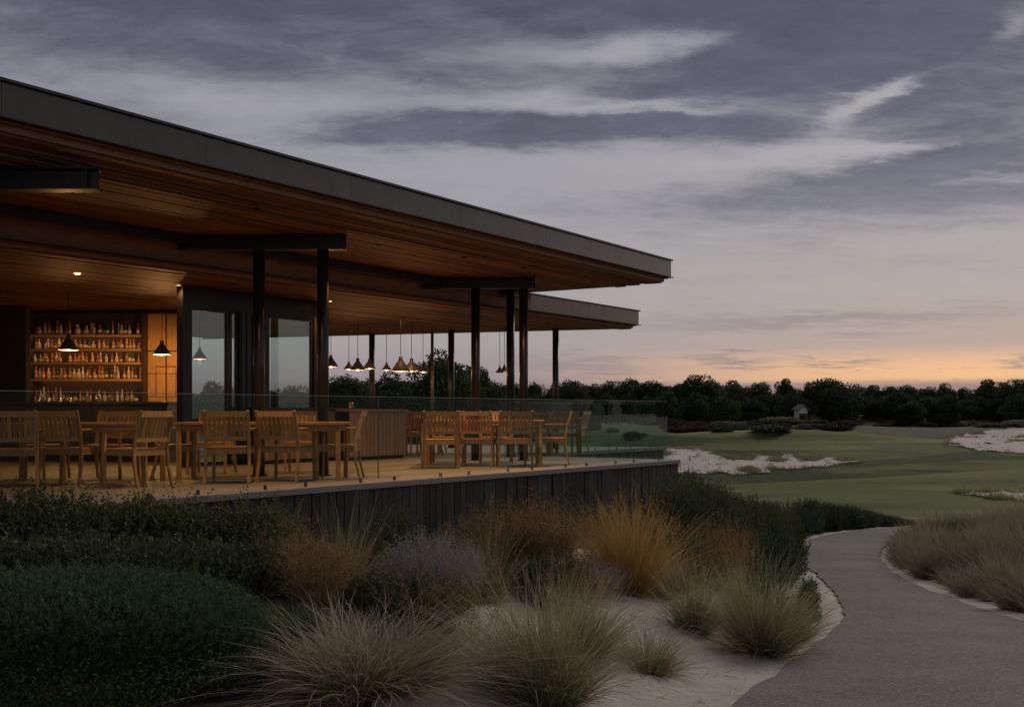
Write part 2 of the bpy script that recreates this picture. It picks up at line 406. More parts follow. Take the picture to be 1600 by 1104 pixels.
def ground_material():
    m, n, p = material('turf_and_soil')
    tcn = n.new('ShaderNodeTexCoord'); x, y, z = n.sep(tcn.outputs['Object'])
    g1 = n.noise(tcn.outputs['Object'], .06, 5, .6); g2 = n.noise(tcn.outputs['Object'], 2.2, 8, .7); g3 = n.noise(tcn.outputs['Object'], .35, 5, .6)
    turf = n.ramp(g1, [(.3, (.082, .108, .032)), (.5, (.128, .142, .046)), (.68, (.185, .182, .070))])
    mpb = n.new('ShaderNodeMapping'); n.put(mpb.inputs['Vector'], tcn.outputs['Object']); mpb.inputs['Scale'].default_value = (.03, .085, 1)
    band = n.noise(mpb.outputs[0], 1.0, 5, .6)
    turf = n.mix(n.smooth(band, .49, .58, 0, .9), turf, (.026, .042, .013, 1))  # dark bands: rough grass, with the shade of slopes painted in
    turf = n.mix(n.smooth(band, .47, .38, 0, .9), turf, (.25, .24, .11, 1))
    turf = n.mix(n.smooth(g2, .35, .75, 0, .45), turf, (.11, .105, .058, 1))
    rough_g = n.ramp(g3, [(.3, (.07, .075, .035)), (.55, (.14, .115, .075)), (.75, (.10, .075, .06))])
    far = n.smooth(n.m('ADD', y, n.m('MULTIPLY', n.m('SUBTRACT', g3, .5), 70.0)), 95, 140)
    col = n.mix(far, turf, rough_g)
    nearm = n.smooth(n.m('ADD', y, n.m('MULTIPLY', n.m('SUBTRACT', g3, .5), 6.0)), 33, 28)
    soil = n.ramp(g2, [(.3, (.05, .042, .03)), (.7, (.12, .10, .075))])
    col = n.mix(nearm, col, soil)
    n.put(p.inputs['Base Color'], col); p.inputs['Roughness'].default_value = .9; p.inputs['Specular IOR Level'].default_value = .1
    bp = n.new('ShaderNodeBump'); bp.inputs['Strength'].default_value = .6; bp.inputs['Distance'].default_value = .06
    n.put(bp.inputs['Height'], n.noise(tcn.outputs['Object'], 6, 8, .75)); n.put(p.inputs['Normal'], bp.outputs[0])
    return m
def sand_material():
    m, n, p = material('pale_sand')
    tcn = n.new('ShaderNodeTexCoord')
    g1 = n.noise(tcn.outputs['Object'], .9, 5, .6); g2 = n.noise(tcn.outputs['Object'], 60, 4, .7)
    mp_ = n.new('ShaderNodeMapping'); n.put(mp_.inputs['Vector'], tcn.outputs['Object']); mp_.inputs['Rotation'].default_value = (0, 0, R(35)); mp_.inputs['Scale'].default_value = (3.0, 16, 3)
    deb = n.noise(mp_.outputs[0], 1.6, 5, .75, 2.2, 1.0)
    col = n.ramp(g1, [(.3, (.56, .485, .425)), (.7, (.72, .64, .565))])
    col = n.mix(n.m('MULTIPLY', n.smooth(g2, .55, .8), .25), col, (.25, .2, .17, 1))
    col = n.mix(n.smooth(deb, .60, .68, 0, .8), col, (.11, .085, .065, 1))
    n.put(p.inputs['Base Color'], col); p.inputs['Roughness'].default_value = .95; p.inputs['Specular IOR Level'].default_value = .1
    h = n.m('ADD', n.noise(tcn.outputs['Object'], 3.5, 6, .65), n.m('MULTIPLY', deb, .5))
    bp = n.new('ShaderNodeBump'); bp.inputs['Strength'].default_value = .8; bp.inputs['Distance'].default_value = .08
    n.put(bp.inputs['Height'], h); n.put(p.inputs['Normal'], bp.outputs[0]); return m
def path_material():
    m, n, p = material('asphalt_chip')
    tcn = n.new('ShaderNodeTexCoord')
    g1 = n.noise(tcn.outputs['Object'], .55, 5, .6); g2 = n.noise(tcn.outputs['Object'], 58, 4, .75)
    vo = n.new('ShaderNodeTexVoronoi'); n.put(vo.inputs['Vector'], tcn.outputs['Object']); vo.inputs['Scale'].default_value = 62
    vs = n.sep(vo.outputs['Color'])[0]
    col = n.ramp(g1, [(.3, (.125, .103, .096)), (.7, (.215, .178, .165))])
    col = n.mix(n.smooth(vs, .55, .98, 0, .7), col, (.34, .31, .285, 1))
    col = n.mix(n.smooth(g2, .55, .70, 0, .75), col, (.045, .04, .04, 1))
    mp_ = n.new('ShaderNodeMapping'); n.put(mp_.inputs['Vector'], tcn.outputs['Object']); mp_.inputs['Scale'].default_value = (1, 1, 1)
    col = n.mix(n.smooth(n.noise(tcn.outputs['Object'], 1.1, 7, .75), .50, .68, 0, .6), col, (.24, .205, .185, 1))
    n.put(p.inputs['Base Color'], col); p.inputs['Roughness'].default_value = .85; p.inputs['Specular IOR Level'].default_value = .3
    bp = n.new('ShaderNodeBump'); bp.inputs['Strength'].default_value = .7; bp.inputs['Distance'].default_value = .012
    n.put(bp.inputs['Height'], n.m('ADD', vs, g2)); n.put(p.inputs['Normal'], bp.outputs[0]); return m
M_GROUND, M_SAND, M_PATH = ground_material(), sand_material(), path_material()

ysr = np.concatenate([np.arange(-24, 2, 2.0), np.arange(2, 45, .3), 45 * 1.022 ** np.arange(0, 190)])
ss = np.linspace(-1.25, 1.25, 260)
Y = np.repeat(ysr[:, None], len(ss), 1); X = ss[None, :] * (np.abs(Y) + 26)
def grid_mesh(name, X, Y, Z, mat, keep=None, smooth=True):
    r, c = X.shape
    V = np.stack([X.ravel(), Y.ravel(), Z.ravel()], 1)
    i = np.arange(r * c).reshape(r, c)
    Fq = np.stack([i[:-1, :-1], i[:-1, 1:], i[1:, 1:], i[1:, :-1]], -1).reshape(-1, 4)
    if keep is not None:
        kf = keep.ravel()[Fq].all(1); Fq = Fq[kf]
        used = np.unique(Fq); rem = np.full(len(V), -1); rem[used] = np.arange(len(used)); V = V[used]; Fq = rem[Fq]
    return mesh(name, V, Fq, mat, smooth)
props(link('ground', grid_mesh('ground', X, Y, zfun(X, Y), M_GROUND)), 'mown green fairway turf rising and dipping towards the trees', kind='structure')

# sand bank and verges beside the path
gx, gy = np.meshgrid(np.arange(-3.5, 14, .10), np.arange(5.5, 34, .10))
dl = pdist(gx, gy, PL).reshape(gx.shape); dr = pdist(gx, gy, PR).reshape(gx.shape); ip = inpath(gx, gy).reshape(gx.shape)
wob = .25 * np.sin(gx * 3.1 + gy * 1.3) + .2 * np.sin(gy * 4.7 - gx * 1.1)
wide = np.interp(gy, [6, 14, 18, 24, 34], [5.0, 4.0, 1.6, .9, .7])
keep = ((~ip) & (dl < dr) & (dl < wide + wob) & (gx > -.75 + .3 * wob + .10 * (gy - 9))) | ((~ip) & (dr <= dl) & (dr < .75 + .5 * wob)) | (ip & (np.minimum(dl, dr) < .25))
sz = zfun(gx, gy) + .03 + .02 * np.sin(gx * 9 + np.sin(gy * 5) * 2) * np.sin(gy * 8 + gx * 2) * np.where(ip, 0, 1) * sstep(.05, .5, np.minimum(dl, dr))
sz = np.where(ip, zfun(gx, gy) + .012, sz)
props(link('sand_bank', grid_mesh('sand_bank', gx, gy, sz, M_SAND, keep)), 'pale sand bank and verge sloping down to the path', kind='structure')
# cart path as a strip between the two edges
def resample(Pn, n):
    d = np.concatenate([[0], np.cumsum(np.hypot(*np.diff(Pn, axis=0).T))]); t = np.linspace(0, d[-1], n)
    return np.stack([np.interp(t, d, Pn[:, 0]), np.interp(t, d, Pn[:, 1])], 1)
A, B = resample(PL, 420), resample(PR, 420)
rg = np.random.default_rng(2)
for E in (A, B): E += np.convolve(rg.normal(size=len(E)), np.ones(4) / 4, 'same')[:, None] * np.array([.045, .02])
tt = np.linspace(0, 1, 15)[None, :, None]
G = A[:, None, :] * (1 - tt) + B[:, None, :] * tt
crown = .02 * np.sin(np.linspace(0, np.pi, 15))[None, :]
props(link('cart_path', grid_mesh('cart_path', G[..., 0], G[..., 1], zbase(G[..., 1]) + .045 + crown, M_PATH)), 'winding grey asphalt path curving right between sand and grasses', kind='structure')

# ------------------------------------------------------------------ pavilion
rng = random.Random(7)
DZ = 1.32                                       # terrace floor
pav = empty('pavilion', (0, 0, 0)); props(pav, 'low timber and zinc pavilion with two long overhanging roofs on dark columns', 'building')
def frame_angle(u): return math.atan2(u[1], u[0])
# --- deck (frame A: x along the front edge, y inwards)
AO = (3.05, 20.86); AU = (.5764, .8171); AV = (-.8171, .5764); ARZ = frame_angle(AU)
def A2w(u, v): return (AO[0] + u * AU[0] + v * AV[0], AO[1] + u * AU[1] + v * AV[1])
def w2A(x, y): return ((x - AO[0]) * AU[0] + (y - AO[1]) * AU[1], (x - AO[0]) * AV[0] + (y - AO[1]) * AV[1])
def deck_end(v): return -.02 if v < 3.72 else 6.54 - .2875 * (v - 3.7)
U0 = -17.0
deck = MB()
deck.box(U0, 0, 0.10, 3.7, -.16, -.035)
i = len(deck.V)
for z_ in (-.16, -.035): deck.V += [(U0, 3.702, z_), (6.5, 3.702, z_), (6.5 - .2875 * 9.3, 13, z_), (U0, 13, z_)]
deck.F += [[i, i + 3, i + 2, i + 1], [i + 4, i + 5, i + 6, i + 7], [i, i + 1, i + 5, i + 4], [i + 1, i + 2, i + 6, i + 5], [i + 2, i + 3, i + 7, i + 6], [i + 3, i, i + 4, i + 7]]
deck = deck.obj('deck', M_BLACK, pav, (AO[0], AO[1], DZ), ARZ)
v = .10; row = 0; pw = .19
_pl = {}
def plank_mesh(ln, w, th, mat, nm='plank'):
    key = (round(ln, 3), w, th, mat.name)
    if key not in _pl: _pl[key] = MB().box(0, ln, 0, w, -th, 0).mesh(nm, mat)
    return _pl[key]
while v < 12.6:
    ue = deck_end(v); x = ue; seg = 7.0 if row % 2 else 5.0
    while x > U0 + .3:
        ln = min(seg, x - U0); ln = ln if x - U0 - ln > 1.0 else x - U0
        link('plank', plank_mesh(ln - .004, pw - .007, .032, M_DECK), deck, (x - ln, v + .003, 0.0 + rng.uniform(-.001, .001)), 0)
        x -= ln; seg = 7.0
    v += pw; row += 1
# edge coping
cp = MB().box(U0, .03, -.03, .085, -.07, .004).box(-.055, .03, .087, 3.70, -.07, .004).box(.032, 6.57, 3.672, 3.705, -.07, .004)
cp.obj('edge_trim', M_DECK, deck, (0, 0, 0), 0, bevel=.006)
# charred cladding boards
def boards(n, p0, d, off, wdt):
    for i in range(n):
        q = (p0[0] + d[0] * i * wdt, p0[1] + d[1] * i * wdt)
        wx, wy = A2w(q[0] + d[0] * wdt * .5, q[1] + d[1] * wdt * .5)
        zb = min(gz(wx, wy), gz(wx + .1, wy - .1)) - .25 - DZ
        w_ = wdt - rng.uniform(.008, .016); dep = .028 + rng.uniform(-.006, .006)
        mb = MB().box(0, w_, -dep, 0, zb, -.072 - rng.uniform(0, .006))
        mb.obj('board', M_CHAR, deck, (q[0], q[1], 0), math.atan2(d[1], d[0]))
boards(int(-U0 / .1345), (U0, .02), (1, 0), 0, .1345)
boards(27, (.0, .02), (0, 1), 0, .1345)
boards(48, (.03, 3.72), (1, 0), 0, .1345)
bk = MB().box(U0, -.03, .03, .06, -1.9, -.075).box(-.06, -.03, .06, 3.7, -1.9, -.075).box(-.03, 6.45, 3.73, 3.76, -1.9, -.075)
bk.obj('backing', M_BLACK, deck, (0, 0, 0), 0)

# --- roofs
def roof(O, U, zf, hf, length, depth, steps, rows, pwid, endf, name, segl, lab, inner=False):
    """zf flange height, hf fascia height; steps = list of (inset, drop)"""
    Vv = (-U[1], U[0]); rz = frame_angle(U)
    r = MB()
    e = endf(depth)
    z1 = zf + .012; z2 = zf + hf
    # solid body a little inside the fascia
    P = [(-length, .03), (-.03, .03), (e - .03, depth), (-length, depth)]
    i = len(r.V); zb_ = zf + .0125
    r.V += [(x, y, zb_) for x, y in P] + [(x, y, z2 - .02) for x, y in P]
    r.F += [[i, i + 3, i + 2, i + 1], [i + 4, i + 5, i + 6, i + 7], [i, i + 1, i + 5, i + 4], [i + 1, i + 2, i + 6, i + 5], [i + 2, i + 3, i + 7, i + 6], [i + 3, i, i + 4, i + 7]]
    ro = r.obj('roof', M_BLACK, pav, (O[0], O[1], 0), rz); props(ro, lab)
    # zinc fascia panels, flange and cap
    n = int(length / 2.4)
    for k_ in range(n):
        MB().box(-(k_ + 1) * 2.4 + .002, -k_ * 2.4 - .002, -.002, .028, z1, z2).obj('fascia', M_STRIP if (inner and k_ >= 2) else M_ZINC, ro, (0, rng.uniform(-.0012, .0012), 0), 0)  # covered panels take cedar, putting the warm ceiling reflection into the colour
    ex = e - .0; ln = math.hypot(ex, depth)
    fe = MB().box(.004, ln, -.028, .0, z1, z2); fe.obj('fascia', M_ZINC, ro, (0, 0, 0), math.atan2(depth, ex))
    fl = MB().box(-length, .05, -.055, .03, zf, zf + .010); fl.box(.032, ln, -.05, -.0, zf - .001, zf + .009, Matrix.Rotation(math.atan2(depth, ex), 4, 'Z'))
    fl.obj('drip_flange', M_STEEL, ro, (0, 0, 0), 0)
    cpm = MB().box(-length, .035, -.04, .20, z2 + .001, z2 + .028); cpm.box(.21, ln, -.035, .2, z2 + .002, z2 + .027, Matrix.Rotation(math.atan2(depth, ex), 4, 'Z'))
    cpm.obj('coping', M_STEEL, ro, (0, 0, 0), 0)
    # stepped cedar edge strips, each lower and further in
    prev = .03; pd = .0
    for (ins, drop) in steps:
        nx = 5
        for k_ in range(nx):
            a_, c_ = -length + k_ * length / nx, -length + (k_ + 1) * length / nx
            c_ = c_ - (ins if k_ == nx - 1 else .003)
            MB().box(0, c_ - a_, 0, .035, zf - drop, zf - pd - .002).obj('edge_strip', M_STRIP, ro, (a_, ins, 0), 0)
        # board that covers the step
        for k_ in range(nx):
            a_, c_ = -length + k_ * length / nx, -length + (k_ + 1) * length / nx
            c_ = c_ - (prev + .02 if k_ == nx - 1 else .003)
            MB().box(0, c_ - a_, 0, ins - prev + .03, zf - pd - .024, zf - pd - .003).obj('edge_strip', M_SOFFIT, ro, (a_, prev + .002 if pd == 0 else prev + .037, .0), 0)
        # the same step along the end
        ang = math.atan2(depth, ex)
        MB().box(ins * .6, ln, .0, .03, zf - drop, zf - pd - .002).obj('edge_strip', M_STRIP, ro, (-ins, ins * .35, 0), ang)
        prev = ins; pd = drop
    # soffit planks
    zs = zf - steps[-1][1]
    for j in range(rows):
        v_ = steps[-1][0] + .037 + j * pwid
        ue = endf(v_) - steps[-1][0] - .01; x = ue; sg = segl * (.55 if j % 2 else 1.0)
        while x > -length + .2:
            l_ = min(sg, x + length); l_ = l_ if x + length - l_ > 1 else x + length
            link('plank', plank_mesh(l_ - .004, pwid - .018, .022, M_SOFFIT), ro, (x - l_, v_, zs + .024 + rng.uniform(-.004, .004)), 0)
            x -= l_; sg = segl
    return ro
RU1 = (.5345, .8452); RO1 = (3.12, 22.37)
roof1 = roof(RO1, RU1, EYE + 2.63, .330, 25.6, 4.9, [(.10, .085), (.42, .135), (.62, .175), (.80, .205)], 25, .155, lambda v_: 0.0, 'roof', 6.2, 'upper front roof with long grey zinc fascia and stepped cedar eaves')
RU2 = (.557, .8305); RO2 = (3.07, 27.6)
roof2 = roof(RO2, RU2, EYE + 2.095, .335, 28.8, 11.5, [(.10, .07), (.38, .105)], 54, .2, lambda v_: -.262 * v_, 'roof', 7.5, 'lower rear roof tucked under the front roof with zinc fascia', True)

# --- columns and beams
def column(x, y, ztop, rad=.08):
    c = MB().tube([(x, y, DZ), (x, y, ztop)], rad, 20)
    o = c.obj('column', M_STEEL, pav, smooth=False)
    o.data.polygons.foreach_set('use_smooth', [len(p.vertices) == 4 for p in o.data.polygons])
    fo = MB().tube([(x, y, DZ + .001), (x, y, DZ + .014)], rad + .035, 20); fo.obj('base_plate', M_STEEL, o)
S1 = EYE + 2.63 - .205; S2 = EYE + 2.095 - .105
for x, y in [(-6.30, 10.75), (-5.42, 10.75), (-3.48, 15.65), (-2.6, 15.65), (-.66, 20.6), (.21, 20.6)]:
    column(x, y, S1 - .19)
column(-.03, 22.35, S1 - .02)
for x, y in [(-1.48, 27.7), (1.05, 27.4), (-3.57, 29.0)]: column(x, y, S2, .075)
MB().box(-2.0, -1.93, 28.0, 28.07, DZ, S2 - .002).obj('mullion', M_STEEL, pav)
# cross beams over each pair: two flanges and a web, end plate in view
def ibeam(x0, x1, y, ztop, h=.2, w=.2, name='cross_beam'):
    m_ = MB().box(x0, x1, y - w / 2, y + w / 2, ztop - .02, ztop - .001).box(x0, x1, y - w / 2, y + w / 2, ztop - h, ztop - h + .018)
    m_.box(x0, x1, y - .012, y + .012, ztop - h + .019, ztop - .021)
    m_.box(x1 - .11, x1 - .095, y - w / 2 + .01, y + w / 2 - .01, ztop - h + .019, ztop - .021)
    return m_.obj(name, M_STEEL, pav)
ibeam(-4.6, -2.28, 15.65, S1 - .003); ibeam(-1.75, .42, 20.6, S1 - .003); ibeam(-7.8, -4.12, 11.35, S1 - .003, .22)
# long beam behind, in the gap above the lower roof
mb = MB().box(-25, -1.0, 2.75, 2.9, 0, .13); mb.obj('long_beam', M_STEEL, pav, (RO1[0], RO1[1], S1 - .135), frame_angle(RU1))

# --- window wall of the bar
WA = (-5.2, 18.0); WU = (.53, .848); wrz = frame_angle(WU)
zt = EYE + 1.67 - DZ; zs_ = S2 - DZ - .004
def wall_part(nm, s0, s1, z0, z1, mat, d0=-.04, d1=.04): return MB().box(s0, s1, d0, d1, z0, z1).obj(nm, mat, pav, (WA[0], WA[1], DZ), wrz)
wall_part('post', -.07, .10, 0.002, zs_, M_BLACK, -.07, .07)
wall_part('post', 2.99, 3.09, 0.002, zs_, M_BLACK, -.06, .06)
wall_part('lintel', .102, 2.988, zt, zs_, M_BLACK, -.05, .05)
wall_part('door_stack', 1.156, 1.84, .003, zt - .002, M_BLACK, -.06, .06)
for k_ in range(5): wall_part('door_stack', 1.19 + k_ * .13, 1.22 + k_ * .13, .01, zt - .01, M_STEEL, -.075, -.062)
def window(s0, s1, bars=()):
    f = MB()
    f.box(s0, s0 + .035, -.03, .03, .01, zt - .003).box(s1 - .035, s1, -.03, .03, .01, zt - .003)
    f.box(s0 + .036, s1 - .036, -.03, .03, .01, .07).box(s0 + .036, s1 - .036, -.03, .03, zt - .05, zt - .003)
    fo = f.obj('window', M_BLACK, pav, (WA[0], WA[1], DZ), wrz)
    MB().box(s0 + .037, s1 - .037, -.006, .006, .072, zt - .052).obj('pane', M_WINDOW, fo)
window(.12, .93); window(.98, 1.15); window(1.85, 2.985)

# --- bar room walls
def room(nm, x0, x1, y0, y1, z0, z1, mat=M_WALL, par=pav): return MB().box(x0, x1, y0, y1, z0, z1).obj(nm, mat, par)
room('wall', -17, -6.40, 22.45, 22.7, DZ + .002, S2 - .005)
room('wall', -17, -9.10, 21.3, 21.5, DZ + .002, S2 - .005)
room('wall', -17.2, -17.0, 12.5, 22.4, DZ + .002, S2 - .01)

# ------------------------------------------------------------------ back bar, bar counter, cupboard
bb = empty('back_bar', (-8.2, 22.2, DZ)); props(bb, 'lit back bar with four tiers of bottle shelves on the dark wall', 'bar shelves')
x0, x1 = -1.15, 1.02
def bz(py, D=22.1): return EYE + (HOR - py) / F * D - DZ
MB().box(x0, x1, .16, .2, 0.9, 2.82).obj('back_panel', M_DARKWOOD, bb)
for q in (x0 - .04, x1): MB().box(q, q + .04, -.16, .2, 0.9, 2.84).obj('side_panel', M_DARKWOOD, bb)
MB().box(x0 - .04, x1 + .04, -.2, .2, .003, .898).obj('cabinet', M_DARKWOOD, bb)
SH = [bz(628), bz(592), bz(566), bz(545), bz(523)]
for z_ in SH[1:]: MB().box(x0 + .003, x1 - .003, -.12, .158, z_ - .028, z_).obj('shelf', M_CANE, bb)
MB().box(x0 - .05, x1 + .05, -.21, .158, SH[0] - .04, SH[0]).obj('shelf', M_DARKWOOD, bb)
M_STRIPL = emit('shelf_strip', (1, .55, .2), 11)
for z_ in (SH[1], SH[2], SH[3], SH[4]):
    MB().box(x0 + .02, x1 - .02, -.095, -.075, z_ - .036, z_ - .030).obj('strip_light', M_STRIPL, bb); MB().box(x0 + .003, x1 - .003, -.135, -.121, z_ - .042, z_ + .004).obj('lip', M_CANE, bb)
# bottles
def bottle_mat():
    m, n, p = material('bottle_glass'); oi = n.new('ShaderNodeObjectInfo')
    col = n.ramp(oi.outputs['Random'], [(0, (.5, .20, .04)), (.25, (.75, .66, .5)), (.45, (.62, .30, .07)), (.6, (.08, .13, .05)), (.72, (.7, .62, .48)), (.85, (.16, .07, .02)), (.93, (.5, .09, .04))], 'CONSTANT')
    n.put(p.inputs['Base Color'], col); p.inputs['Roughness'].default_value = .08; p.inputs['Transmission Weight'].default_value = .45
    return m
M_TUMBLER = glass('tumbler_glass', (.93, .9, .85), .12)
M_BOTTLE = bottle_mat(); M_LABEL = plain('paper_label', (.6, .52, .38), .6)
profs = [[(0, 0), (.038, .0), (.04, .01), (.04, .17), (.014, .215), (.013, .28), (.015, .282), (.015, .3), (0, .3)],
         [(0, 0), (.045, 0), (.047, .01), (.047, .13), (.03, .165), (.013, .185), (.013, .23), (.018, .232), (.018, .255), (0, .255)],
         [(0, 0), (.034, 0), (.036, .01), (.036, .2), (.012, .24), (.012, .31), (.014, .33), (0, .33)],
         [(0, 0), (.05, 0), (.052, .012), (.05, .11), (.022, .15), (.016, .19), (.02, .192), (.02, .215), (0, .215)]]
bm = []
for pr in profs:
    mb = MB().lathe(pr, 10); nb = len(mb.F); rr = pr[2][0] + .0015
    mb.lathe([(rr, .04), (rr, .105)], 10); nl = len(mb.F)
    me = mb.mesh('bottle', [M_BOTTLE, M_LABEL], True)
    for q in range(nb, nl): me.polygons[q].material_index = 1
    bm.append(me)
tier = ['lowest shelf', 'second shelf', 'third shelf', 'fourth shelf', 'top shelf']
for k_, z_ in enumerate(SH):
    x = x0 + .07
    while x < x1 - .06:
        if rng.random() < .94:
            lim = (SH[k_ + 1] - z_ - .05) if k_ < 4 else .3
            me = rng.choice(bm); hgt = max(v_.co.z for v_ in me.vertices); sc = min(1.0, lim / hgt) * rng.uniform(.86, 1)
            o = link('bottle', me, None, (-8.2 + x, 22.2 + rng.uniform(-.07, .05), DZ + z_ + .001)); q_ = rng.uniform(.62, 1.0); o.scale = (q_, q_, sc * rng.uniform(.8, 1))
            props(o, 'glass spirit bottle standing in the row on the ' + tier[k_] + ' of the back bar', 'bottle', 'bottles on the ' + tier[k_] + ' of the back bar')
        x += rng.uniform(.062, .105)
tm_ = MB().lathe([(0, 0), (.028, 0), (.036, .10), (.034, .10), (.027, .008), (0, .008)], 10).mesh('tumbler', M_TUMBLER, True)
for k_ in range(20):
    x = x0 + .08 + k_ * .1 + rng.uniform(-.03, .03)
    o = link('tumbler', tm_, None, (-8.2 + x, 22.2 - .15, DZ + SH[0] + .001)); sq = rng.uniform(.8, 1.4); o.scale = (1, 1, sq)
    props(o, 'clear drinking glass at the front of the lowest back bar shelf', 'drinking glass', 'glasses at the front of the lowest back bar shelf')
# cupboard with lit panels at the right of the shelves
cb = empty('cupboard', (-6.78, 22.3, DZ)); props(cb, 'amber lit wooden cupboard door between bottle shelves and black post', 'cupboard')
MB().box(-.37, .36, .03, .12, .003, 2.85).obj('carcass', M_DARKWOOD, cb)
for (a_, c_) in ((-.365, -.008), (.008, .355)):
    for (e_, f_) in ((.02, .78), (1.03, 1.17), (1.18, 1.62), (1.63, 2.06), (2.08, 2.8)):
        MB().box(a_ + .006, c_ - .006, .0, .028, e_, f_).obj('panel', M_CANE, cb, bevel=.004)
MB().box(-.20, -.19, -.012, -.001, 1.2, 1.75).box(.19, .2, -.012, -.001, 1.2, 1.75).box(-.20, .20, -.012, -.001, 1.755, 1.775).obj('bracket', M_DARKWOOD, cb)
MB().box(-.37, .36, -.05, -.002, 1.035, 1.06).obj('rail', M_DARKWOOD, cb)
# front bar counter
bc = empty('bar_counter', (-9.1, 20.4, DZ)); props(bc, 'long dark wooden bar counter in front of the bottle shelves', 'bar counter')
MB().box(-5, 3.05, -.35, .35, 1.01, 1.06).obj('counter_top', M_DARKWOOD, bc, bevel=.006)
MB().box(-4.95, 3.0, -.28, .3, .003, 1.008).obj('front', M_DARKWOOD, bc)
for k_ in range(16): MB().box(-4.9 + k_ * .49, -4.9 + k_ * .49 + .47, -.30, -.282, .1, .98).obj('panel', M_DARKWOOD, bc)

# ------------------------------------------------------------------ timber service counters by the windows
def slat_counter(name, lab, ox, oy, rz, ln, dep, h, top_mat, n):
    t = empty(name, (ox, oy, DZ), rz); props(t, lab, 'counter')
    MB().box(0, ln, .02, dep, .06, h - .05).obj('carcass', M_DARKWOOD, t)
    MB().box(.02, ln - .02, .05, dep - .03, .003, .059).obj('plinth', M_BLACK, t)
    w_ = ln / n
    sm = MB().box(.004, w_ - .004, -.004, .018, .065, h - .055).mesh('slat', M_OAK)
    for k_ in range(n): link('slat', sm, t, (k_ * w_, rng.uniform(-.002, .001), 0))
    s2 = MB().box(ln + .001, ln + .022, .004, .11, .065, h - .055).mesh('slat', M_OAK)
    for k_ in range(int(dep / .115)): link('slat', s2, t, (0, .01 + k_ * .115, 0))
    MB().box(-.03, ln + .035, -.03, dep + .02, h - .05, h).obj('counter_top', top_mat, t, bevel=.004)
    return t
crz = frame_angle((.53, .848))
slat_counter('service_counter', 'long slatted oak service counter with dark top below the window', at(412, 19.0), 19.0, crz, 2.35, .6, .95, M_DARKWOOD, 18)
slat_counter('host_station', 'shorter slatted oak station standing at the open end of the counter', at(546, 20.35), 20.35, crz, 1.66, .7, .93, M_OAK, 14)
for (px, D, lab) in ((523, 20.75, 'small lit glass jar on the oak station beside the second column'), (566, 21.5, 'small glass dish on the middle of the oak station top'), (430, 19.55, 'small glass jar on the service counter behind the first column pair')):
    j = link('jar', MB().lathe([(0, 0), (.04, 0), (.045, .01), (.045, .09), (.036, .1), (.036, .11), (0, .11)], 14).mesh('jar', M_BOTTLE, True), None, (at(px, D) - .25, D + .28, DZ + .952)); props(j, lab, 'jar')

# ------------------------------------------------------------------ lamps
def pendant(px, rim, D, rad, lab, power, ztop, lit=True, hgt=None):
    x = at(px, D); z = EYE + (HOR - rim) / F * D
    t = empty('pendant_lamp', (x, D, z)); props(t, lab, 'pendant lamp', 'pendant lamps')
    h = hgt or rad * 1.55
    MB().lathe([(rad, 0), (rad * .97, .02), (rad * .62, h * .42), (rad * .33, h * .68), (rad * .22, h * .8), (rad * .2, h), (rad * .08, h * 1.03)], 20).obj('shade', M_SHADE, t, smooth=True)
    MB().lathe([(rad * .955, .004), (rad * .60, h * .41), (rad * .30, h * .67), (.001, h * .7)], 20).obj('lining', M_SHADEIN, t, smooth=True)
    MB().tube([(0, 0, h * 1.02), (0, 0, ztop - z)], .006, 6).obj('cord', M_CORD, t)
    if lit:
        MB().lathe([(0, -.012), (.028, .0), (.036, .03), (.025, .06), (.012, .09), (0, .1)], 12).obj('bulb', M_BULB, t, smooth=True)
        l = bpy.data.lights.new('bulb_light', 'POINT'); l.energy = power; l.color = (1, .46, .15); l.shadow_soft_size = .05
        lo = link('bulb_light', l, t, (0, 0, -.075))
pendant(107, 547, 19.0, .165, 'dark cone pendant hanging in front of the bottle shelves', 22, S2)
pendant(253, 554, 21.0, .165, 'dark cone pendant hanging before the amber cupboard', 55, S2)
pendant(312, 561, 23.5, .15, 'pendant added behind the pane for the lamp reflection beside the black post', 16, S2)  # added pendant standing in for a lamp reflection in the window
FAR = [(517, 573, 24.5, .16, 'pendant half hidden by the second big column', 10), (545, 577, 26.8, .12, 'smallest pendant, left end of the far lamp row', 10), (559, 578, 25.5, .17, 'second pendant from the left in the far lamp row', 16),
       (577, 576, 26.5, .15, 'pendant overlapping the slim rear column', 12), (604, 578, 26.0, .11, 'narrow pendant right of the slim rear column', 8), (626, 580, 24.0, .20, 'largest pendant of the far lamp row', 24),
       (643, 580, 24.8, .18, 'pendant just right of the largest one in the far row', 16), (661, 581, 26.5, .13, 'right end pendant in front of the tall tree', 10)]
for px, rim, D, rad, lab, pw_ in FAR: pendant(px, rim, D, rad, lab, pw_ * .55, S2)
pendant(781, 582, 27.0, .10, 'left of two small unlit pendants against the pale sky', 0, S2, False)
pendant(788, 580, 26.4, .10, 'right of two small unlit pendants against the pale sky', 0, S2, False)
def downlight(px, py, lab, power, glow=30, zc=S2, ang=110):
    D = (zc - EYE) * F / (HOR - py); x = at(px, D)
    t = empty('downlight', (x, D, zc)); props(t, lab, 'downlight', 'ceiling downlights')
    MB().lathe([(.045, -.003), (.07, -.003), (.072, -.012), (.045, -.012), (.045, -.003)], 20).obj('trim_ring', M_STEEL, t)
    MB().lathe([(0, -.006), (.045, -.006)], 20).obj('disc', emit('downlight_disc', (1, .55, .2), glow), t)
    l = bpy.data.lights.new('downlight_lamp', 'SPOT'); l.energy = power; l.color = (1, .46, .15); l.spot_size = R(ang); l.spot_blend = .8; l.shadow_soft_size = .04
    link('downlight_lamp', l, t, (0, 0, -.02))
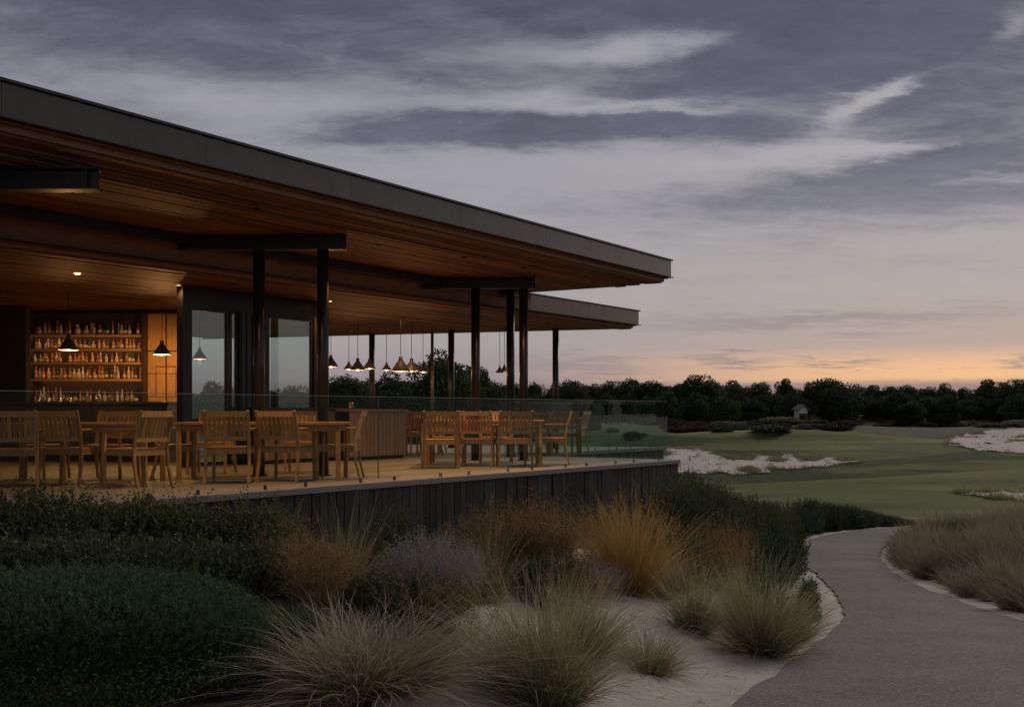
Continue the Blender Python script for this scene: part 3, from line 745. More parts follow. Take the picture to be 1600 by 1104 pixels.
downlight(121, 427, 'bright ceiling downlight above the bar, the strongest of all', 110, 90)
downlight(279, 445, 'dim ceiling downlight near the black window post', 50, 6)
downlight(516, 470, 'small orange ceiling downlight right of the second column', 110, 14)
downlight(548, 517, 'faint ceiling downlight above the far pendants', 60, 8)

def added_spot(x, y, zc, lab, power):  # spot lamps added to warm the chairs; no such fittings are visible
    t = empty('added_downlight', (x, y, zc)); props(t, lab, 'downlight', 'added unseen spot lamps in the soffit')
    MB().lathe([(.04, -.003), (.055, -.003), (.057, -.010), (.04, -.010), (.03, .012), (0, .012)], 16).obj('dark_ring', M_BLACK, t)
    l = bpy.data.lights.new('downlight_lamp', 'SPOT'); l.energy = power; l.color = (1, .46, .15); l.spot_size = R(125); l.spot_blend = .9; l.shadow_soft_size = .04
    link('downlight_lamp', l, t, (0, 0, -.02))
for x, y, lab, pw_ in [(-5.2, 12.6, 'added unseen spot lamp over the leftmost table', 30), (-3.05, 13.6, 'added unseen spot lamp before the first column pair', 240), (-1.95, 16.6, 'added unseen spot lamp between the two column pairs', 110), (-.75, 17.9, 'added unseen spot lamp over the right table', 310), (.2, 19.2, 'added unseen spot lamp near the third column pair', 110)]:
    added_spot(x, y, S1, lab, pw_)
added_spot(.8, 25.6, S2, 'added unseen spot lamp over the far table', 70)
added_spot(-2.3, 24.0, S2, 'added unseen spot lamp over the dim table', 50)

# ------------------------------------------------------------------ glass balustrades
def balustrade(lab, p0, p1, n):
    d = Vector((p1[0] - p0[0], p1[1] - p0[1])); ln = d.length; rz = math.atan2(d.y, d.x); w_ = ln / n
    t = empty('glass_balustrade', (p0[0], p0[1], DZ), rz); props(t, lab, 'balustrade', 'glass balustrades round the terrace')
    pm = MB().box(.008, w_ - .008, -.008, .008, .035, 1.068).mesh('glass_panel', M_GLASS)
    em = MB().box(.008, w_ - .008, -.0082, .0082, 1.0685, 1.073).mesh('top_edge', M_EDGE)
    sm = MB().box(.004, .0075, -.0075, .0075, .036, 1.067).mesh('side_edge', M_EDGE2)
    cm = MB().box(-.008, .008, -.017, -.0085, .004, .05).box(-.008, .008, .0085, .017, .004, .05).box(-.012, .012, -.018, .018, .002, .006).mesh('clip', M_STEEL)
    for k_ in range(n):
        p = link('glass_panel', pm, t, (k_ * w_, 0, 0)); link('top_edge', em, p)
        if k_ in (n // 2,): link('side_edge', sm, p)
        for f in (.2, .8): link('clip', cm, t, ((k_ + f) * w_, 0, 0))
balustrade('clear glass balustrade along the front edge of the terrace', A2w(-15.9, .16), A2w(-.12, .16), 10)
balustrade('short glass balustrade closing the right end of the front terrace', A2w(-.12, .17), A2w(-.12, 3.85), 3)
balustrade('glass balustrade on the far terrace step beyond the dining tables', A2w(-.1, 3.86), A2w(6.4, 3.86), 4)

# ------------------------------------------------------------------ chairs and tables
def make_chair():
    t = empty('dining_chair')
    w_, d_ = .27, .25
    st = MB().box(-w_ + .02, w_ - .02, -d_ + .02, d_, .425, .45); st = st.obj('seat', M_TEAK, t, bevel=.006)
    fr = MB().box(-w_ + .035, w_ - .035, d_ - .03, d_ - .005, .365, .424).box(-w_ + .035, w_ - .035, -d_ + .005, -d_ + .03, .365, .424)
    fr.box(-w_ + .008, -w_ + .03, -d_ + .03, d_ - .04, .365, .424).box(w_ - .03, w_ - .008, -d_ + .03, d_ - .04, .365, .424).obj('seat_rail', M_TEAK, t)
    for s in (-1, 1):
        lg = MB().bar((s * (w_ - .002), d_ - .02, 0), (s * (w_ - .012), d_ - .02, .655), .034, .034, (0, 1, 0)); lg.obj('leg', M_TEAK, t)
        rl = MB()
        pts = [(s * w_, -d_ - .065, 0), (s * (w_ - .008), -d_ - .005, .25), (s * (w_ - .012), -d_ + .005, .44), (s * (w_ - .012), -d_ - .03, .66), (s * (w_ - .012), -d_ - .105, .885)]
        for a_, c_ in zip(pts[:-1], pts[1:]): rl.bar(a_, (Vector(c_) + (Vector(c_) - Vector(a_)).normalized() * .006), .036, .028, (0, 1, 0))
        rl.obj('leg', M_TEAK, t)
        ar = MB().box(s * (w_ - .012) - .028, s * (w_ - .012) + .028, -d_ - .03, d_ + .015, .656, .678); ar.obj('armrest', M_TEAK, t, bevel=.006)
    def bp(z): return -d_ - .03 - max(0, z - .66) * .33 + max(0, .66 - z) * .15
    br = MB().bar((-w_ + .02, bp(.85), .85), (w_ - .02, bp(.85), .85), .026, .07, (0, 0, 1)).bar((-w_ + .02, bp(.55), .55), (w_ - .02, bp(.55), .55), .026, .05, (0, 0, 1))
    bo = br.obj('backrest', M_TEAK, t)
    sm = MB().bar((0, bp(.57), .57), (0, bp(.66), .66), .042, .012, (0, 1, 0)).bar((0, bp(.66), .66), (0, bp(.825), .825), .042, .012, (0, 1, 0)).mesh('slat', M_TEAK)
    for k_ in range(8): link('slat', sm, bo, ((k_ - 3.5) * .059, 0, 0))
    return t
def make_table(ln, wd):
    t = empty('dining_table')
    nb_ = 6
    for k_ in range(nb_):
        MB().box(-ln / 2, ln / 2, -wd / 2 + k_ * wd / nb_ + .002, -wd / 2 + (k_ + 1) * wd / nb_ - .002, .712, .745).obj('tabletop_board', M_TEAK, t, bevel=.003)
    MB().box(-ln / 2 + .09, ln / 2 - .09, -wd / 2 + .06, -wd / 2 + .085, .63, .711).box(-ln / 2 + .09, ln / 2 - .09, wd / 2 - .085, wd / 2 - .06, .63, .711).box(-ln / 2 + .06, -ln / 2 + .085, -wd / 2 + .09, wd / 2 - .09, .63, .711).box(ln / 2 - .085, ln / 2 - .06, -wd / 2 + .09, wd / 2 - .09, .63, .711).obj('apron', M_TEAK, t)
    lm = MB().box(-.028, .028, -.028, .028, .002, .71).mesh('leg', M_TEAK)
    for sx in (-1, 1):
        for sy in (-1, 1): link('leg', lm, t, (sx * (ln / 2 - .06), sy * (wd / 2 - .06), 0))
    return t
_first = {}
def put(kind, maker, x, y, rz, lab, cat, group):
    if kind not in _first: o = _first[kind] = maker()
    else: o = copy_tree(_first[kind])
    o.location = (x, y, DZ + .003); o.rotation_euler = (0, 0, rz); props(o, lab, cat, group); return o
def chair(px, D, deg, lab): put('c', make_chair, at(px, D), D, R(deg), lab, 'chair', 'teak chairs at the dining tables')
def table(kind, px, D, ln, wd, lab, deg=0): put('t%s' % kind, lambda: make_table(ln, wd), at(px, D), D, R(deg), lab, 'table', 'teak dining tables')
# facing 0 deg = away from the camera (+y)
table('a', 128, 14.1, 1.9, .85, 'leftmost teak table nearest the bar, partly behind the hedge')
chair(26, 13.35, 14, 'leftmost teak chair with its slatted back to the glass')
chair(212, 13.45, 62, 'pale teak chair drawn out at the right end of the leftmost table')
chair(112, 13.75, -8, 'teak chair pushed under the near side of the leftmost table')
chair(70, 15.0, 196, 'teak chair behind the leftmost table at its left end')
chair(168, 15.0, 176, 'teak chair behind the leftmost table, facing the glass')
table('b', 413, 14.85, 2.15, .8, 'long teak table set between the first column pair')
chair(362, 14.15, 3, 'orange lit teak chair in the open, slatted back to the glass before the first column')
chair(449, 14.5, -14, 'teak chair between the first two big columns, near side of the table')
chair(528, 14.95, 92, 'teak chair at the right end of the table, beside the second column')
chair(276, 15.0, -75, 'slatted teak chair at the left end of the middle table')
chair(330, 16.2, 178, 'teak chair on the far side of the middle table, left of the first column')
chair(478, 16.4, 184, 'teak chair on the far side of the middle table between the columns')
table('c', 757, 18.75, 1.95, .85, 'teak table in front of the third column pair')
chair(687, 17.95, 7, 'teak chair with its slatted back to the glass, left near side of the right table')
chair(748, 18.45, -9, 'middle teak chair on the near side of the right table')
chair(800, 18.35, 12, 'right hand teak chair on the near side of the right table')
chair(860, 18.9, 88, 'teak chair at the right end of the right table')
chair(700, 19.65, 180, 'teak chair facing the glass behind the right table, left one')
chair(775, 19.6, 183, 'teak chair facing the glass between the third column pair')
table('d', 858, 24.2, 1.4, .8, 'far teak table by the slim column at the terrace step')
chair(893, 24.3, 70, 'far teak chair at the right of the far table, rightmost of all')
chair(878, 23.5, 10, 'far teak chair in front of the slim rear column')
chair(838, 23.55, -6, 'far teak chair on the near side of the far table, left one')
chair(850, 24.9, 180, 'far teak chair on the far side of the far table')
table('d', 640, 24.0, 1.4, .8, 'dim teak table beyond the oak station')
chair(655, 23.3, 8, 'dim teak chair just right of the oak station, back to the glass')
chair(628, 23.2, -10, 'dim teak chair partly hidden by the oak station')
chair(672, 24.1, 85, 'dim teak chair at the right end of the dim table')
chair(640, 24.7, 178, 'dim teak chair on the far side of the dim table')

# ------------------------------------------------------------------ vegetation builders
def unit(a): return a / np.maximum(np.linalg.norm(a, axis=-1, keepdims=True), 1e-9)
def leaf_geo(P, D, Ln, W, rg, fold=.35):
    """folded diamond leaves: base P, direction D, length Ln, width W"""
    n = len(P); D = unit(D)
    S = unit(np.cross(D, rg.normal(size=(n, 3)))); N = np.cross(S, D)
    Ln = np.broadcast_to(np.asarray(Ln, float).reshape(-1, 1), (n, 1)); W = np.broadcast_to(np.asarray(W, float).reshape(-1, 1), (n, 1))
    mid = P + D * Ln * .45
    V = np.stack([P, mid + S * W * .5 + N * W * fold, P + D * Ln, mid - S * W * .5 + N * W * fold], 1).reshape(-1, 3)
    i = np.arange(n)[:, None] * 4
    Fq = np.concatenate([i + np.array([[0, 1, 2]]), i + np.array([[0, 2, 3]])], 1).reshape(-1, 3)
    return V, Fq
def sprigs(O, Ax, Ls, k, leaf, width, rg, spread=1.0, t0=.15):
    n = len(O); Ax = unit(Ax)
    t = (t0 + (1 - t0) * (np.arange(k) + rg.random((n, k))) / k)
    P = O[:, None, :] + Ax[:, None, :] * (t * Ls[:, None])[..., None]
    rad = unit(np.cross(Ax[:, None, :], rg.normal(size=(n, k, 3))))
    D = Ax[:, None, :] * (1.0 - .45 * spread + .5 * t[..., None]) + rad * spread
    sz = leaf * (1.1 - .45 * t) * rg.uniform(.7, 1.25, (n, k))
    return leaf_geo(P.reshape(-1, 3), D.reshape(-1, 3), sz.ravel(), sz.ravel() * width, rg)
def lump(d, rg, n=9, amp=.22, sharp=5):
    r = np.ones(len(d)) * (1 - amp * .6)
    for _ in range(n):
        c = rg.normal(size=3); c[2] = abs(c[2]) * .8; c /= np.linalg.norm(c)
        r += amp * np.exp(sharp * (d @ c - 1))* rg.uniform(.5, 1.2)
    return r / np.percentile(r, 98)
def dome_dirs(n, rg, zmin=-.05):
    d = unit(rg.normal(size=(int(n * 2.4) + 20, 3))); d = d[d[:, 2] > zmin][:n]; return d
def join(parts):
    V, Fq, o = [], [], 0
    for v, f in parts: V.append(v); Fq.append(f + o); o += len(v)
    return np.vstack(V), np.vstack(Fq)
def shrub_foliage(rg, rx, ry, rz, n, L_, k, leaf, width, up=.5, shell=(.72, 1.0), amp=.22, spread=1.0, stray=0, stray_len=.3, flat=0.0, nl=9):
    d = dome_dirs(n, rg); r = lump(d, rg, nl, amp) * rg.uniform(shell[0] ** 2, shell[1] ** 2, len(d)) ** .5
    dd = d.copy(); dd[:, 2] = np.sign(d[:, 2]) * np.abs(d[:, 2]) ** .62
    O = dd * r[:, None] * np.array([rx, ry, rz])
    O[:, 2] = np.maximum(O[:, 2], .02)
    Ax = d * np.array([1, 1, 1 - flat]) + np.array([0, 0, up]) + rg.normal(size=d.shape) * .35
    parts = [sprigs(O, Ax, L_ * rg.uniform(.6, 1.3, len(O)), k, leaf, width, rg, spread)]
    if stray:
        q = rg.choice(len(O), stray); q = q[O[q, 2] > rz * .45]
        Ax2 = unit(d[q]) * .45 + np.array([0, 0, 1.0]) + rg.normal(size=(len(q), 3)) * .22
        parts.append(sprigs(O[q], Ax2, stray_len * rg.uniform(.5, 1.3, len(q)), int(k * 1.6), leaf * .9, width, rg, spread * .8))
    return join(parts)
def strips(P0, D0, Ln, W, rg, seg=4, droop=.8, curl=.15):
    """tapered curved blades; returns V,F and the root-to-tip value per vertex"""
    n = len(P0); D = unit(D0); S = unit(np.cross(D, rg.normal(size=(n, 3))))
    Ln = np.asarray(Ln).reshape(-1); W = np.asarray(W).reshape(-1) * np.ones(n)
    P = P0.copy(); V = []; T = []
    side = np.stack([D[:, 0], D[:, 1], 0 * D[:, 0]], 1)
    dr = droop * rg.uniform(.5, 1.5, n)
    bend = rg.normal(size=(n, 3)) * curl
    for s in range(seg + 1):
        t = s / seg; w = W * (1 - t) ** .6 * .5
        if s < seg:
            V += [P - S * w[:, None], P + S * w[:, None]]; T += [np.full(n, t)] * 2
        else: V.append(P.copy()); T.append(np.full(n, 1.0))
        D = unit(D + np.array([0, 0, -1.0]) * (dr * (t + .25) / seg)[:, None] + side * (dr * .5 / seg)[:, None] + bend / seg)
        P = P + D * (Ln / seg)[:, None]
    m = 2 * seg + 1
    A_ = np.stack(V, 1).reshape(-1, 3); Tt = np.stack(T, 1).ravel()
    f = []
    for s in range(seg - 1):
        a = 2 * s; f += [[a, a + 1, a + 3], [a, a + 3, a + 2]]
    f.append([2 * seg - 2, 2 * seg - 1, 2 * seg])
    Fq = (np.arange(n)[:, None, None] * m + np.array(f)[None]).reshape(-1, 3)
    return A_, Fq, Tt
def tip_mesh(name, V, Fq, T, mat):
    me = mesh(name, V, Fq, mat); a = me.attributes.new('tip', 'FLOAT', 'POINT'); a.data.foreach_set('value', T.astype(np.float32)); return me
def grass_geo(rg, n, r0, ln, spread, w=.006, droop=.8, seg=6, curl=.34, lenv=.45):
    a = rg.uniform(0, 2 * np.pi, n); q = rg.random(n) ** .6
    P = np.stack([r0 * q * np.cos(a), r0 * q * np.sin(a), np.zeros(n)], 1)
    tilt = spread * q * rg.uniform(.35, 1.35, n); a2 = a + rg.normal(size=n) * .35
    D = np.stack([np.sin(tilt) * np.cos(a2), np.sin(tilt) * np.sin(a2), np.cos(tilt)], 1)
    D[:, :2] += rg.normal(size=2) * .16
    return strips(P, D, ln * rg.uniform(1 - lenv, 1 + lenv * .6, n) * (1 - .25 * (rg.random(n) < .3)), w * rg.uniform(.5, 1.5, n), rg, seg, droop, curl)
def join3(parts):
    V, Fq, T, o = [], [], [], 0
    for v, f, t in parts: V.append(v); Fq.append(f + o); T.append(t); o += len(v)
    return np.vstack(V), np.vstack(Fq), np.concatenate(T)
def twig_geo(rg, n, rx, ry, h, w=.007, branch=5, bl=.22, lean=.45, wig=.35):
    """woody stems with finer side twigs"""
    a = rg.uniform(0, 2 * np.pi, n); q = np.sqrt(rg.random(n))
    P = np.stack([rx * .35 * q * np.cos(a), ry * .35 * q * np.sin(a), np.zeros(n)], 1)
    tgt = np.stack([rx * q * np.cos(a), ry * q * np.sin(a), h * (1 - .35 * q ** 2) * rg.uniform(.7, 1.08, n)], 1)
    D = tgt - P; ln = np.linalg.norm(D, axis=1) * 1.03
    out = [strips(P, D, ln, np.full(n, w), rg, 5, .1, wig)]
    Pm = (P[:, None] + D[:, None] * rg.uniform(.35, .95, (n, branch))[..., None]).reshape(-1, 3) + rg.normal(size=(n * branch, 3)) * .015
    Db = np.repeat(unit(D), branch, 0) + rg.normal(size=(n * branch, 3)) * .55 + np.array([0, 0, .25])
    v, f, t = strips(Pm, Db, bl * rg.uniform(.4, 1.2, len(Pm)), np.full(len(Pm), w * .8), rg, 4, .3, 1.1)
    out.append((v, f, t * .5 + .5)); return join3(out), Pm, Db
def stems(rg, n, rx, ry, h, mat, name, parent):
    mb = MB()
    for _ in range(n):
        a = rg.uniform(0, 6.28); q = rg.uniform(.15, .8)
        mb.tube([(rx * .1 * math.cos(a), ry * .1 * math.sin(a), -.05), (rx * .45 * q * math.cos(a), ry * .45 * q * math.sin(a), h * .4), (rx * q * math.cos(a), ry * q * math.sin(a), h * .8)], [.016, .011, .004], 5)
    return mb.obj(name, mat, parent)

M_BARK = plain('bark', (.07, .055, .045), .9, 0, .3, 6, .1)
M_LF_DARK = foliage('juniper_leaf', [(0.043, 0.085, 0.046), (0.071, 0.131, 0.065), (0.107, 0.170, 0.073), (0.160, 0.216, 0.085), (0.071, 0.116, 0.062)])
M_LF_HEDGE = foliage('bayberry_leaf', [(0.030, 0.049, 0.022), (0.055, 0.081, 0.031), (0.086, 0.113, 0.043), (0.117, 0.136, 0.060), (0.097, 0.068, 0.047)])
M_LF_OLIVE = foliage('olive_leaf', [(0.048, 0.068, 0.030), (0.081, 0.093, 0.041), (0.113, 0.115, 0.052), (0.089, 0.076, 0.044)])
M_LF_BLUE = foliage('blue_green_leaf', [(0.037, 0.071, 0.041), (0.059, 0.097, 0.059), (0.084, 0.121, 0.072), (0.053, 0.081, 0.045)])
M_LAV = foliage('grey_lavender', [(0.216, 0.204, 0.207), (0.333, 0.303, 0.295), (0.429, 0.390, 0.368), (0.273, 0.234, 0.216)], .8)
M_RED = foliage('reddish_twig', [(0.198, 0.099, 0.050), (0.324, 0.171, 0.083), (0.432, 0.252, 0.124), (0.252, 0.153, 0.083)], .8)
M_AMBER = foliage('amber_grass', [(0.312, 0.161, 0.037), (0.453, 0.241, 0.052), (0.537, 0.321, 0.092), (0.283, 0.192, 0.052)], .7, .3, (0.509, 0.353, 0.144))
M_TAN = foliage('tan_stem', [(0.300, 0.188, 0.090), (0.420, 0.270, 0.138), (0.225, 0.150, 0.069)], .8, .2)
M_PALE = foliage('pale_grass', [(0.122, 0.152, 0.067), (0.195, 0.201, 0.098), (0.293, 0.244, 0.140), (0.091, 0.122, 0.055)], .7, .3, (0.525, 0.397, 0.287))
M_GREENG = foliage('green_grass', [(0.091, 0.137, 0.053), (0.142, 0.181, 0.077), (0.218, 0.215, 0.108)], .7, .3, (0.450, 0.386, 0.222))
M_HEATH = foliage('heath_grass', [(0.219, 0.172, 0.092), (0.311, 0.249, 0.143), (0.192, 0.181, 0.084), (0.365, 0.288, 0.193)], .8, .25, (0.474, 0.364, 0.260))
M_HEATH2 = foliage('heath_straw', [(.20, .15, .09), (.28, .21, .13), (.15, .12, .065)], .8, .25, (.36, .27, .19))
M_HEATH3 = foliage('heath_green', [(.06, .085, .03), (.10, .12, .045), (.15, .13, .07)], .8, .25, (.22, .18, .10))
M_TREE = foliage('oak_leaf', [(0.025, 0.042, 0.019), (0.043, 0.064, 0.025), (0.065, 0.086, 0.036), (0.086, 0.104, 0.047)], .7, .2)
M_TREE2 = foliage('green_tree_leaf', [(0.035, 0.064, 0.021), (0.061, 0.096, 0.031), (0.088, 0.125, 0.044)], .7, .2)

def plant(name, px, D, lab, cat, group=None, sink=.04, rz=0.0):
    x = at(px, D); o = empty(name, (x, D, gz(x, D) - sink), rz); props(o, lab, cat, group); return o
def top_h(px, D, row): x = at(px, D); return EYE + (HOR - row) / F * D - gz(x, D)

# --- big clipped mound, bottom left
rg = np.random.default_rng(11)
t = plant('mounded_juniper', 95, 7.3, 'large dark green mounded bush filling the bottom left corner', 'bush')
h = top_h(95, 7.3, 893)
v_, f_ = shrub_foliage(rg, 1.5, 1.2, h * .97, 10000, .085, 12, .032, .32, .6, (.90, 1.0), .30, .85, 900, .13, nl=26)
link('foliage', mesh('foliage', v_, f_, M_LF_DARK), t)
d = dome_dirs(26000, rg, -.3); v2, f2 = leaf_geo(d * np.array([1.24, 1.0, h * .76]) * rg.uniform(.85, 1, (len(d), 1)), d * .6 + rg.normal(size=d.shape) * .5, .036, .012, rg)
link('inner_foliage', mesh('inner_foliage', v2, f2, M_LF_DARK), t); stems(rg, 9, 1.0, .8, h * .8, M_BARK, 'stem', t)
t = plant('mounded_juniper', 400, 8.1, 'lower spreading dark bush at the right foot of the big mound', 'bush')
v_, f_ = shrub_foliage(rg, .55, .5, top_h(400, 8.1, 985), 1500, .10, 10, .04, .28, .4, (.7, 1), .2, .9, 90, .12)
link('foliage', mesh('foliage', v_, f_, M_LF_DARK), t); stems(rg, 6, .4, .4, .4, M_BARK, 'stem', t)

t = plant('mounded_juniper', 335, 7.2, 'small dark spreading bush at the bottom edge left of the pale fountain grass', 'bush')
v_, f_ = shrub_foliage(rg, .42, .4, top_h(335, 7.2, 1035), 1300, .10, 10, .036, .3, .4, (.7, 1), .2, .9, 80, .12)
link('foliage', mesh('foliage', v_, f_, M_LF_HEDGE), t); stems(rg, 6, .3, .3, .25, M_BARK, 'stem', t)
# --- broadleaf hedge before the terrace
HEDGE = [(-40, 10.0, 778, 1.0, 'leftmost leafy hedge shrub at the left edge, under the terrace chairs'), (75, 10.2, 776, .95, 'leafy hedge shrub below the leftmost teak table'), (190, 10.4, 778, .9, 'tall leafy hedge shrub with shoots rising before the drawn out chair'),
         (300, 10.7, 788, .85, 'leafy hedge shrub below the open strip of terrace floor'), (382, 11.0, 800, .62, 'right end hedge shrub against the dark cladding'), (130, 9.0, 850, .95, 'lower dark shrub between the hedge and the big mound'), (285, 9.2, 860, .9, 'lower dark shrub right behind the big mound'), (385, 9.9, 868, .7, 'lower shrub in front of the hedge end beside the tan grass')]
for i_, (px, D, row, w_, lab) in enumerate(HEDGE):
    rg = np.random.default_rng(40 + i_)
    t = plant('hedge_shrub', px, D, lab, 'shrub', 'leafy shrubs of the hedge below the terrace')
    h = top_h(px, D, row)
    v_, f_ = shrub_foliage(rg, w_ * 1.15, w_ * .72, h * 1.02, 1900, .20, 9, .055, .42, .75, (.55, 1.0), .22, 1.0, 170 if row < 810 else 60, .36)
    link('foliage', mesh('foliage', v_, f_, M_LF_HEDGE), t); stems(rg, 14, w_ * .8, w_ * .5, h, M_BARK, 'stem', t)

# --- twiggy perennials along the wall
def twiggy(px, D, row, wpx, lab, mat, n=120, leafmat=None, leaf=.02, nleaf=6, dens=1.0, name='dry_shrub', br=6, bl=.2, w=.006, heads=0, headmat=None, seed=1, lower=None):
    rg = np.random.default_rng(seed); t = plant(name, px, D, lab, 'shrub')
    h = top_h(px, D, row) * 1.10; rx = wpx / F * D * .56
    (v_, f_, tp), Pm, Db = twig_geo(rg, int(n * dens), rx, rx * .8, h, w, br, bl)
    link('twigs', tip_mesh('twigs', v_, f_, tp, mat), t)
    if leafmat is not None:
        v2, f2 = sprigs(Pm, Db, bl * rg.uniform(.5, 1.0, len(Pm)), nleaf, leaf, .4, rg, 1.0)
        link('foliage', mesh('foliage', v2, f2, leafmat), t)
    if lower is not None:
        v3, f3 = shrub_foliage(rg, rx * .9, rx * .7, h * lower[1], 700, .15, 8, .035, .4, .6, (.4, 1.0), .2)
        link('lower_foliage', mesh('lower_foliage', v3, f3, lower[0]), t)
    return t
twiggy(490, 9.0, 840, 150, 'tan dried perennial with seed stems beside the hedge end', M_TAN, 190, M_TAN, .022, 5, seed=2, bl=.18)
twiggy(530, 10.0, 822, 90, 'thin green stemmed plant rising behind the tan dried perennial', M_LF_OLIVE, 60, M_LF_OLIVE, .03, 7, name='green_perennial', seed=3)
twiggy(676, 9.7, 832, 165, 'pale grey lavender bush, taller of the two grey ones', M_LAV, 230, M_LAV, .022, 6, name='lavender_bush', seed=4, bl=.17)
twiggy(815, 12.2, 783, 215, 'wide reddish brown twiggy shrub against the middle of the dark wall', M_RED, 210, M_RED, .026, 5, seed=5, bl=.2, lower=(M_LF_OLIVE, .62))
twiggy(757, 11.9, 815, 130, 'dark reddish shrub left of the wide twiggy one', M_RED, 90, M_LF_HEDGE, .035, 6, seed=6, lower=(M_LF_HEDGE, .8))
twiggy(918, 11.6, 868, 110, 'small grey lavender bush left of the amber grass', M_LAV, 120, M_LAV, .02, 5, name='lavender_bush', seed=7, bl=.14)
twiggy(1120, 14.6, 803, 125, 'brown seeding shrub on the bank right of the amber grass', M_RED, 140, M_TAN, .026, 6, seed=8, bl=.2, lower=(M_LF_OLIVE, .5))
twiggy(1040, 15.4, 800, 90, 'dark shrub close behind the amber grass at the wall corner', M_RED, 60, M_LF_HEDGE, .035, 7, seed=9, lower=(M_LF_HEDGE, .75))
def leafy(px, D, row, wpx, lab, mat, n=900, leaf=.04, L_=.14, seed=1, name='green_shrub', stray=90, up=.6, width=.4):
    rg = np.random.default_rng(seed); t = plant(name, px, D, lab, 'shrub'); h = top_h(px, D, row); rx = wpx / F * D * .54
    v_, f_ = shrub_foliage(rg, rx, rx * .85, h * 1.0, n, L_, 9, leaf, width, up, (.45, 1.0), .34, 1.0, stray, L_ * 2.0)
    link('foliage', mesh('foliage', v_, f_, mat), t); stems(rg, 8, rx * .7, rx * .6, h * .9, M_BARK, 'stem', t)
leafy(640, 9.2, 902, 195, 'rounded dark green bush in front of the pale lavender', M_LF_HEDGE, 1500, .038, .13, 21)
leafy(840, 10.9, 838, 150, 'olive green bush below the reddish twigs', M_LF_OLIVE, 1200, .034, .14, 22)
leafy(1262, 13.6, 884, 34, 'small upright dark bush at the bend of the path', M_LF_DARK, 420, .045, .12, 23, up=1.4, stray=10)
leafy(560, 9.9, 930, 90, 'low dark bush between the tan perennial and the rounded bush', M_LF_HEDGE, 600, .036, .12, 24)

for i_, (px, D, row, w_, lab) in enumerate([(455, 11.2, 880, 90, 'dark shrub at the foot of the wall behind the tan perennial'), (545, 12.0, 890, 95, 'dark shrub at the foot of the wall beside the green perennial'), (610, 11.8, 888, 80, 'dark shrub at the wall foot behind the pale lavender'),
        (715, 12.2, 872, 110, 'dark shrub at the wall foot left of the reddish twigs'),
        (735, 10.2, 925, 110, 'low dark shrub right of the rounded bush'), (780, 11.2, 880, 120, 'dark leafy base below the wide reddish shrub'), (895, 12.0, 850, 90, 'dark leafy shrub between olive bush and amber grass'), (650, 8.6, 985, 120, 'dark lower skirt of the rounded bush')]):
    leafy(px, D, row, w_, lab, [M_LF_HEDGE, M_LF_DARK, M_LF_OLIVE][i_ % 3], 620, .038, .13, 300 + i_, stray=25)
# --- ornamental grasses
def grass(px, D, row, wpx, lab, mat, n, r0, droop=.9, w=.006, spread=1.0, seed=1, name='fountain_grass', heads=None, n2=0):
    rg = np.random.default_rng(seed); t = plant(name, px, D, lab, 'grass clump'); h = top_h(px, D, row); rx = wpx / F * D * .5
    ln = max(h * 1.12, math.hypot(rx, h) * .85)
    v_, f_, tp = grass_geo(rg, n, r0, ln, spread, w, droop)
    v_[:, 2] *= h / max(np.percentile(v_[:, 2], 98.5), .1); sc = rx / np.percentile(np.abs(v_[:, 0]), 95); v_[:, 0] *= sc; v_[:, 1] *= sc
    link('blades', tip_mesh('blades', v_, f_, tp, mat), t)
    v4, f4, t4 = grass_geo(rg, n // 3, r0 * 1.1, ln * .62, spread * 1.35, w, droop * 2.0, curl=.8)
    v4[:, 0] *= sc; v4[:, 1] *= sc; v4[:, 2] = np.maximum(v4[:, 2] * .8, .01)
    link('thatch', tip_mesh('thatch', v4, f4, t4, M_HEATH2), t)
    if heads is not None:
        v2, f2, t2 = grass_geo(rg, n2, r0 * .8, ln * 1.05, spread * .8, w * .7, droop * .6)
        v2[:, 2] *= h * 1.05 / max(v2[:, 2].max(), .1); v2[:, 0] *= sc * .9; v2[:, 1] *= sc * .9
        link('seed_stalks', tip_mesh('seed_stalks', v2, f2, t2, heads), t)
    return t
grass(560, 7.6, 955, 420, 'large pale fountain grass at the bottom edge, left of centre', M_PALE, 1900, .24, 1.25, .0055, .82, 31, heads=M_TAN, n2=450)
grass(850, 8.0, 905, 270, 'large green and straw fountain grass at the bottom centre', M_GREENG, 1700, .20, 1.1, .0055, .78, 32, heads=M_TAN, n2=500)
grass(910, 9.4, 900, 150, 'thin green grass behind the bottom centre fountain grass', M_GREENG, 700, .10, .7, .005, .8, 33)
grass(985, 12.4, 775, 165, 'tall amber grass glowing against the right end of the dark wall', M_AMBER, 800, .14, .5, .006, .62, 34, name='amber_grass', heads=M_AMBER, n2=250)
twiggy(985, 12.5, 770, 150, 'amber seeding stems rising through the tall amber grass', M_AMBER, 120, M_AMBER, .024, 5, name='amber_shrub', seed=51, bl=.16, br=8)
grass(945, 12.9, 790, 110, 'greenish amber grass merging into the left of the tall amber one', M_AMBER, 500, .12, .55, .006, .7, 35, name='amber_grass')
grass(1012, 9.4, 972, 150, 'small straw coloured grass tuft alone on the sand', M_PALE, 620, .07, .8, .005, 1.0, 36, heads=M_AMBER, n2=160)
grass(1085, 11.4, 880, 120, 'green grass clump on the sand left of the larger verge clump', M_GREENG, 800, .10, .7, .0055, .85, 37)
grass(1190, 10.9, 888, 165, 'largest green grass clump on the sand verge by the path', M_GREENG, 1300, .13, .75, .0058, .9, 38, heads=M_TAN, n2=150)
grass(1240, 11.9, 905, 90, 'green grass clump nearest the path bend', M_GREENG, 600, .09, .75, .0055, .8, 39)
grass(1155, 12.4, 880, 100, 'green grass clump behind the largest verge clump', M_GREENG, 600, .1, .7, .0055, .8, 40)
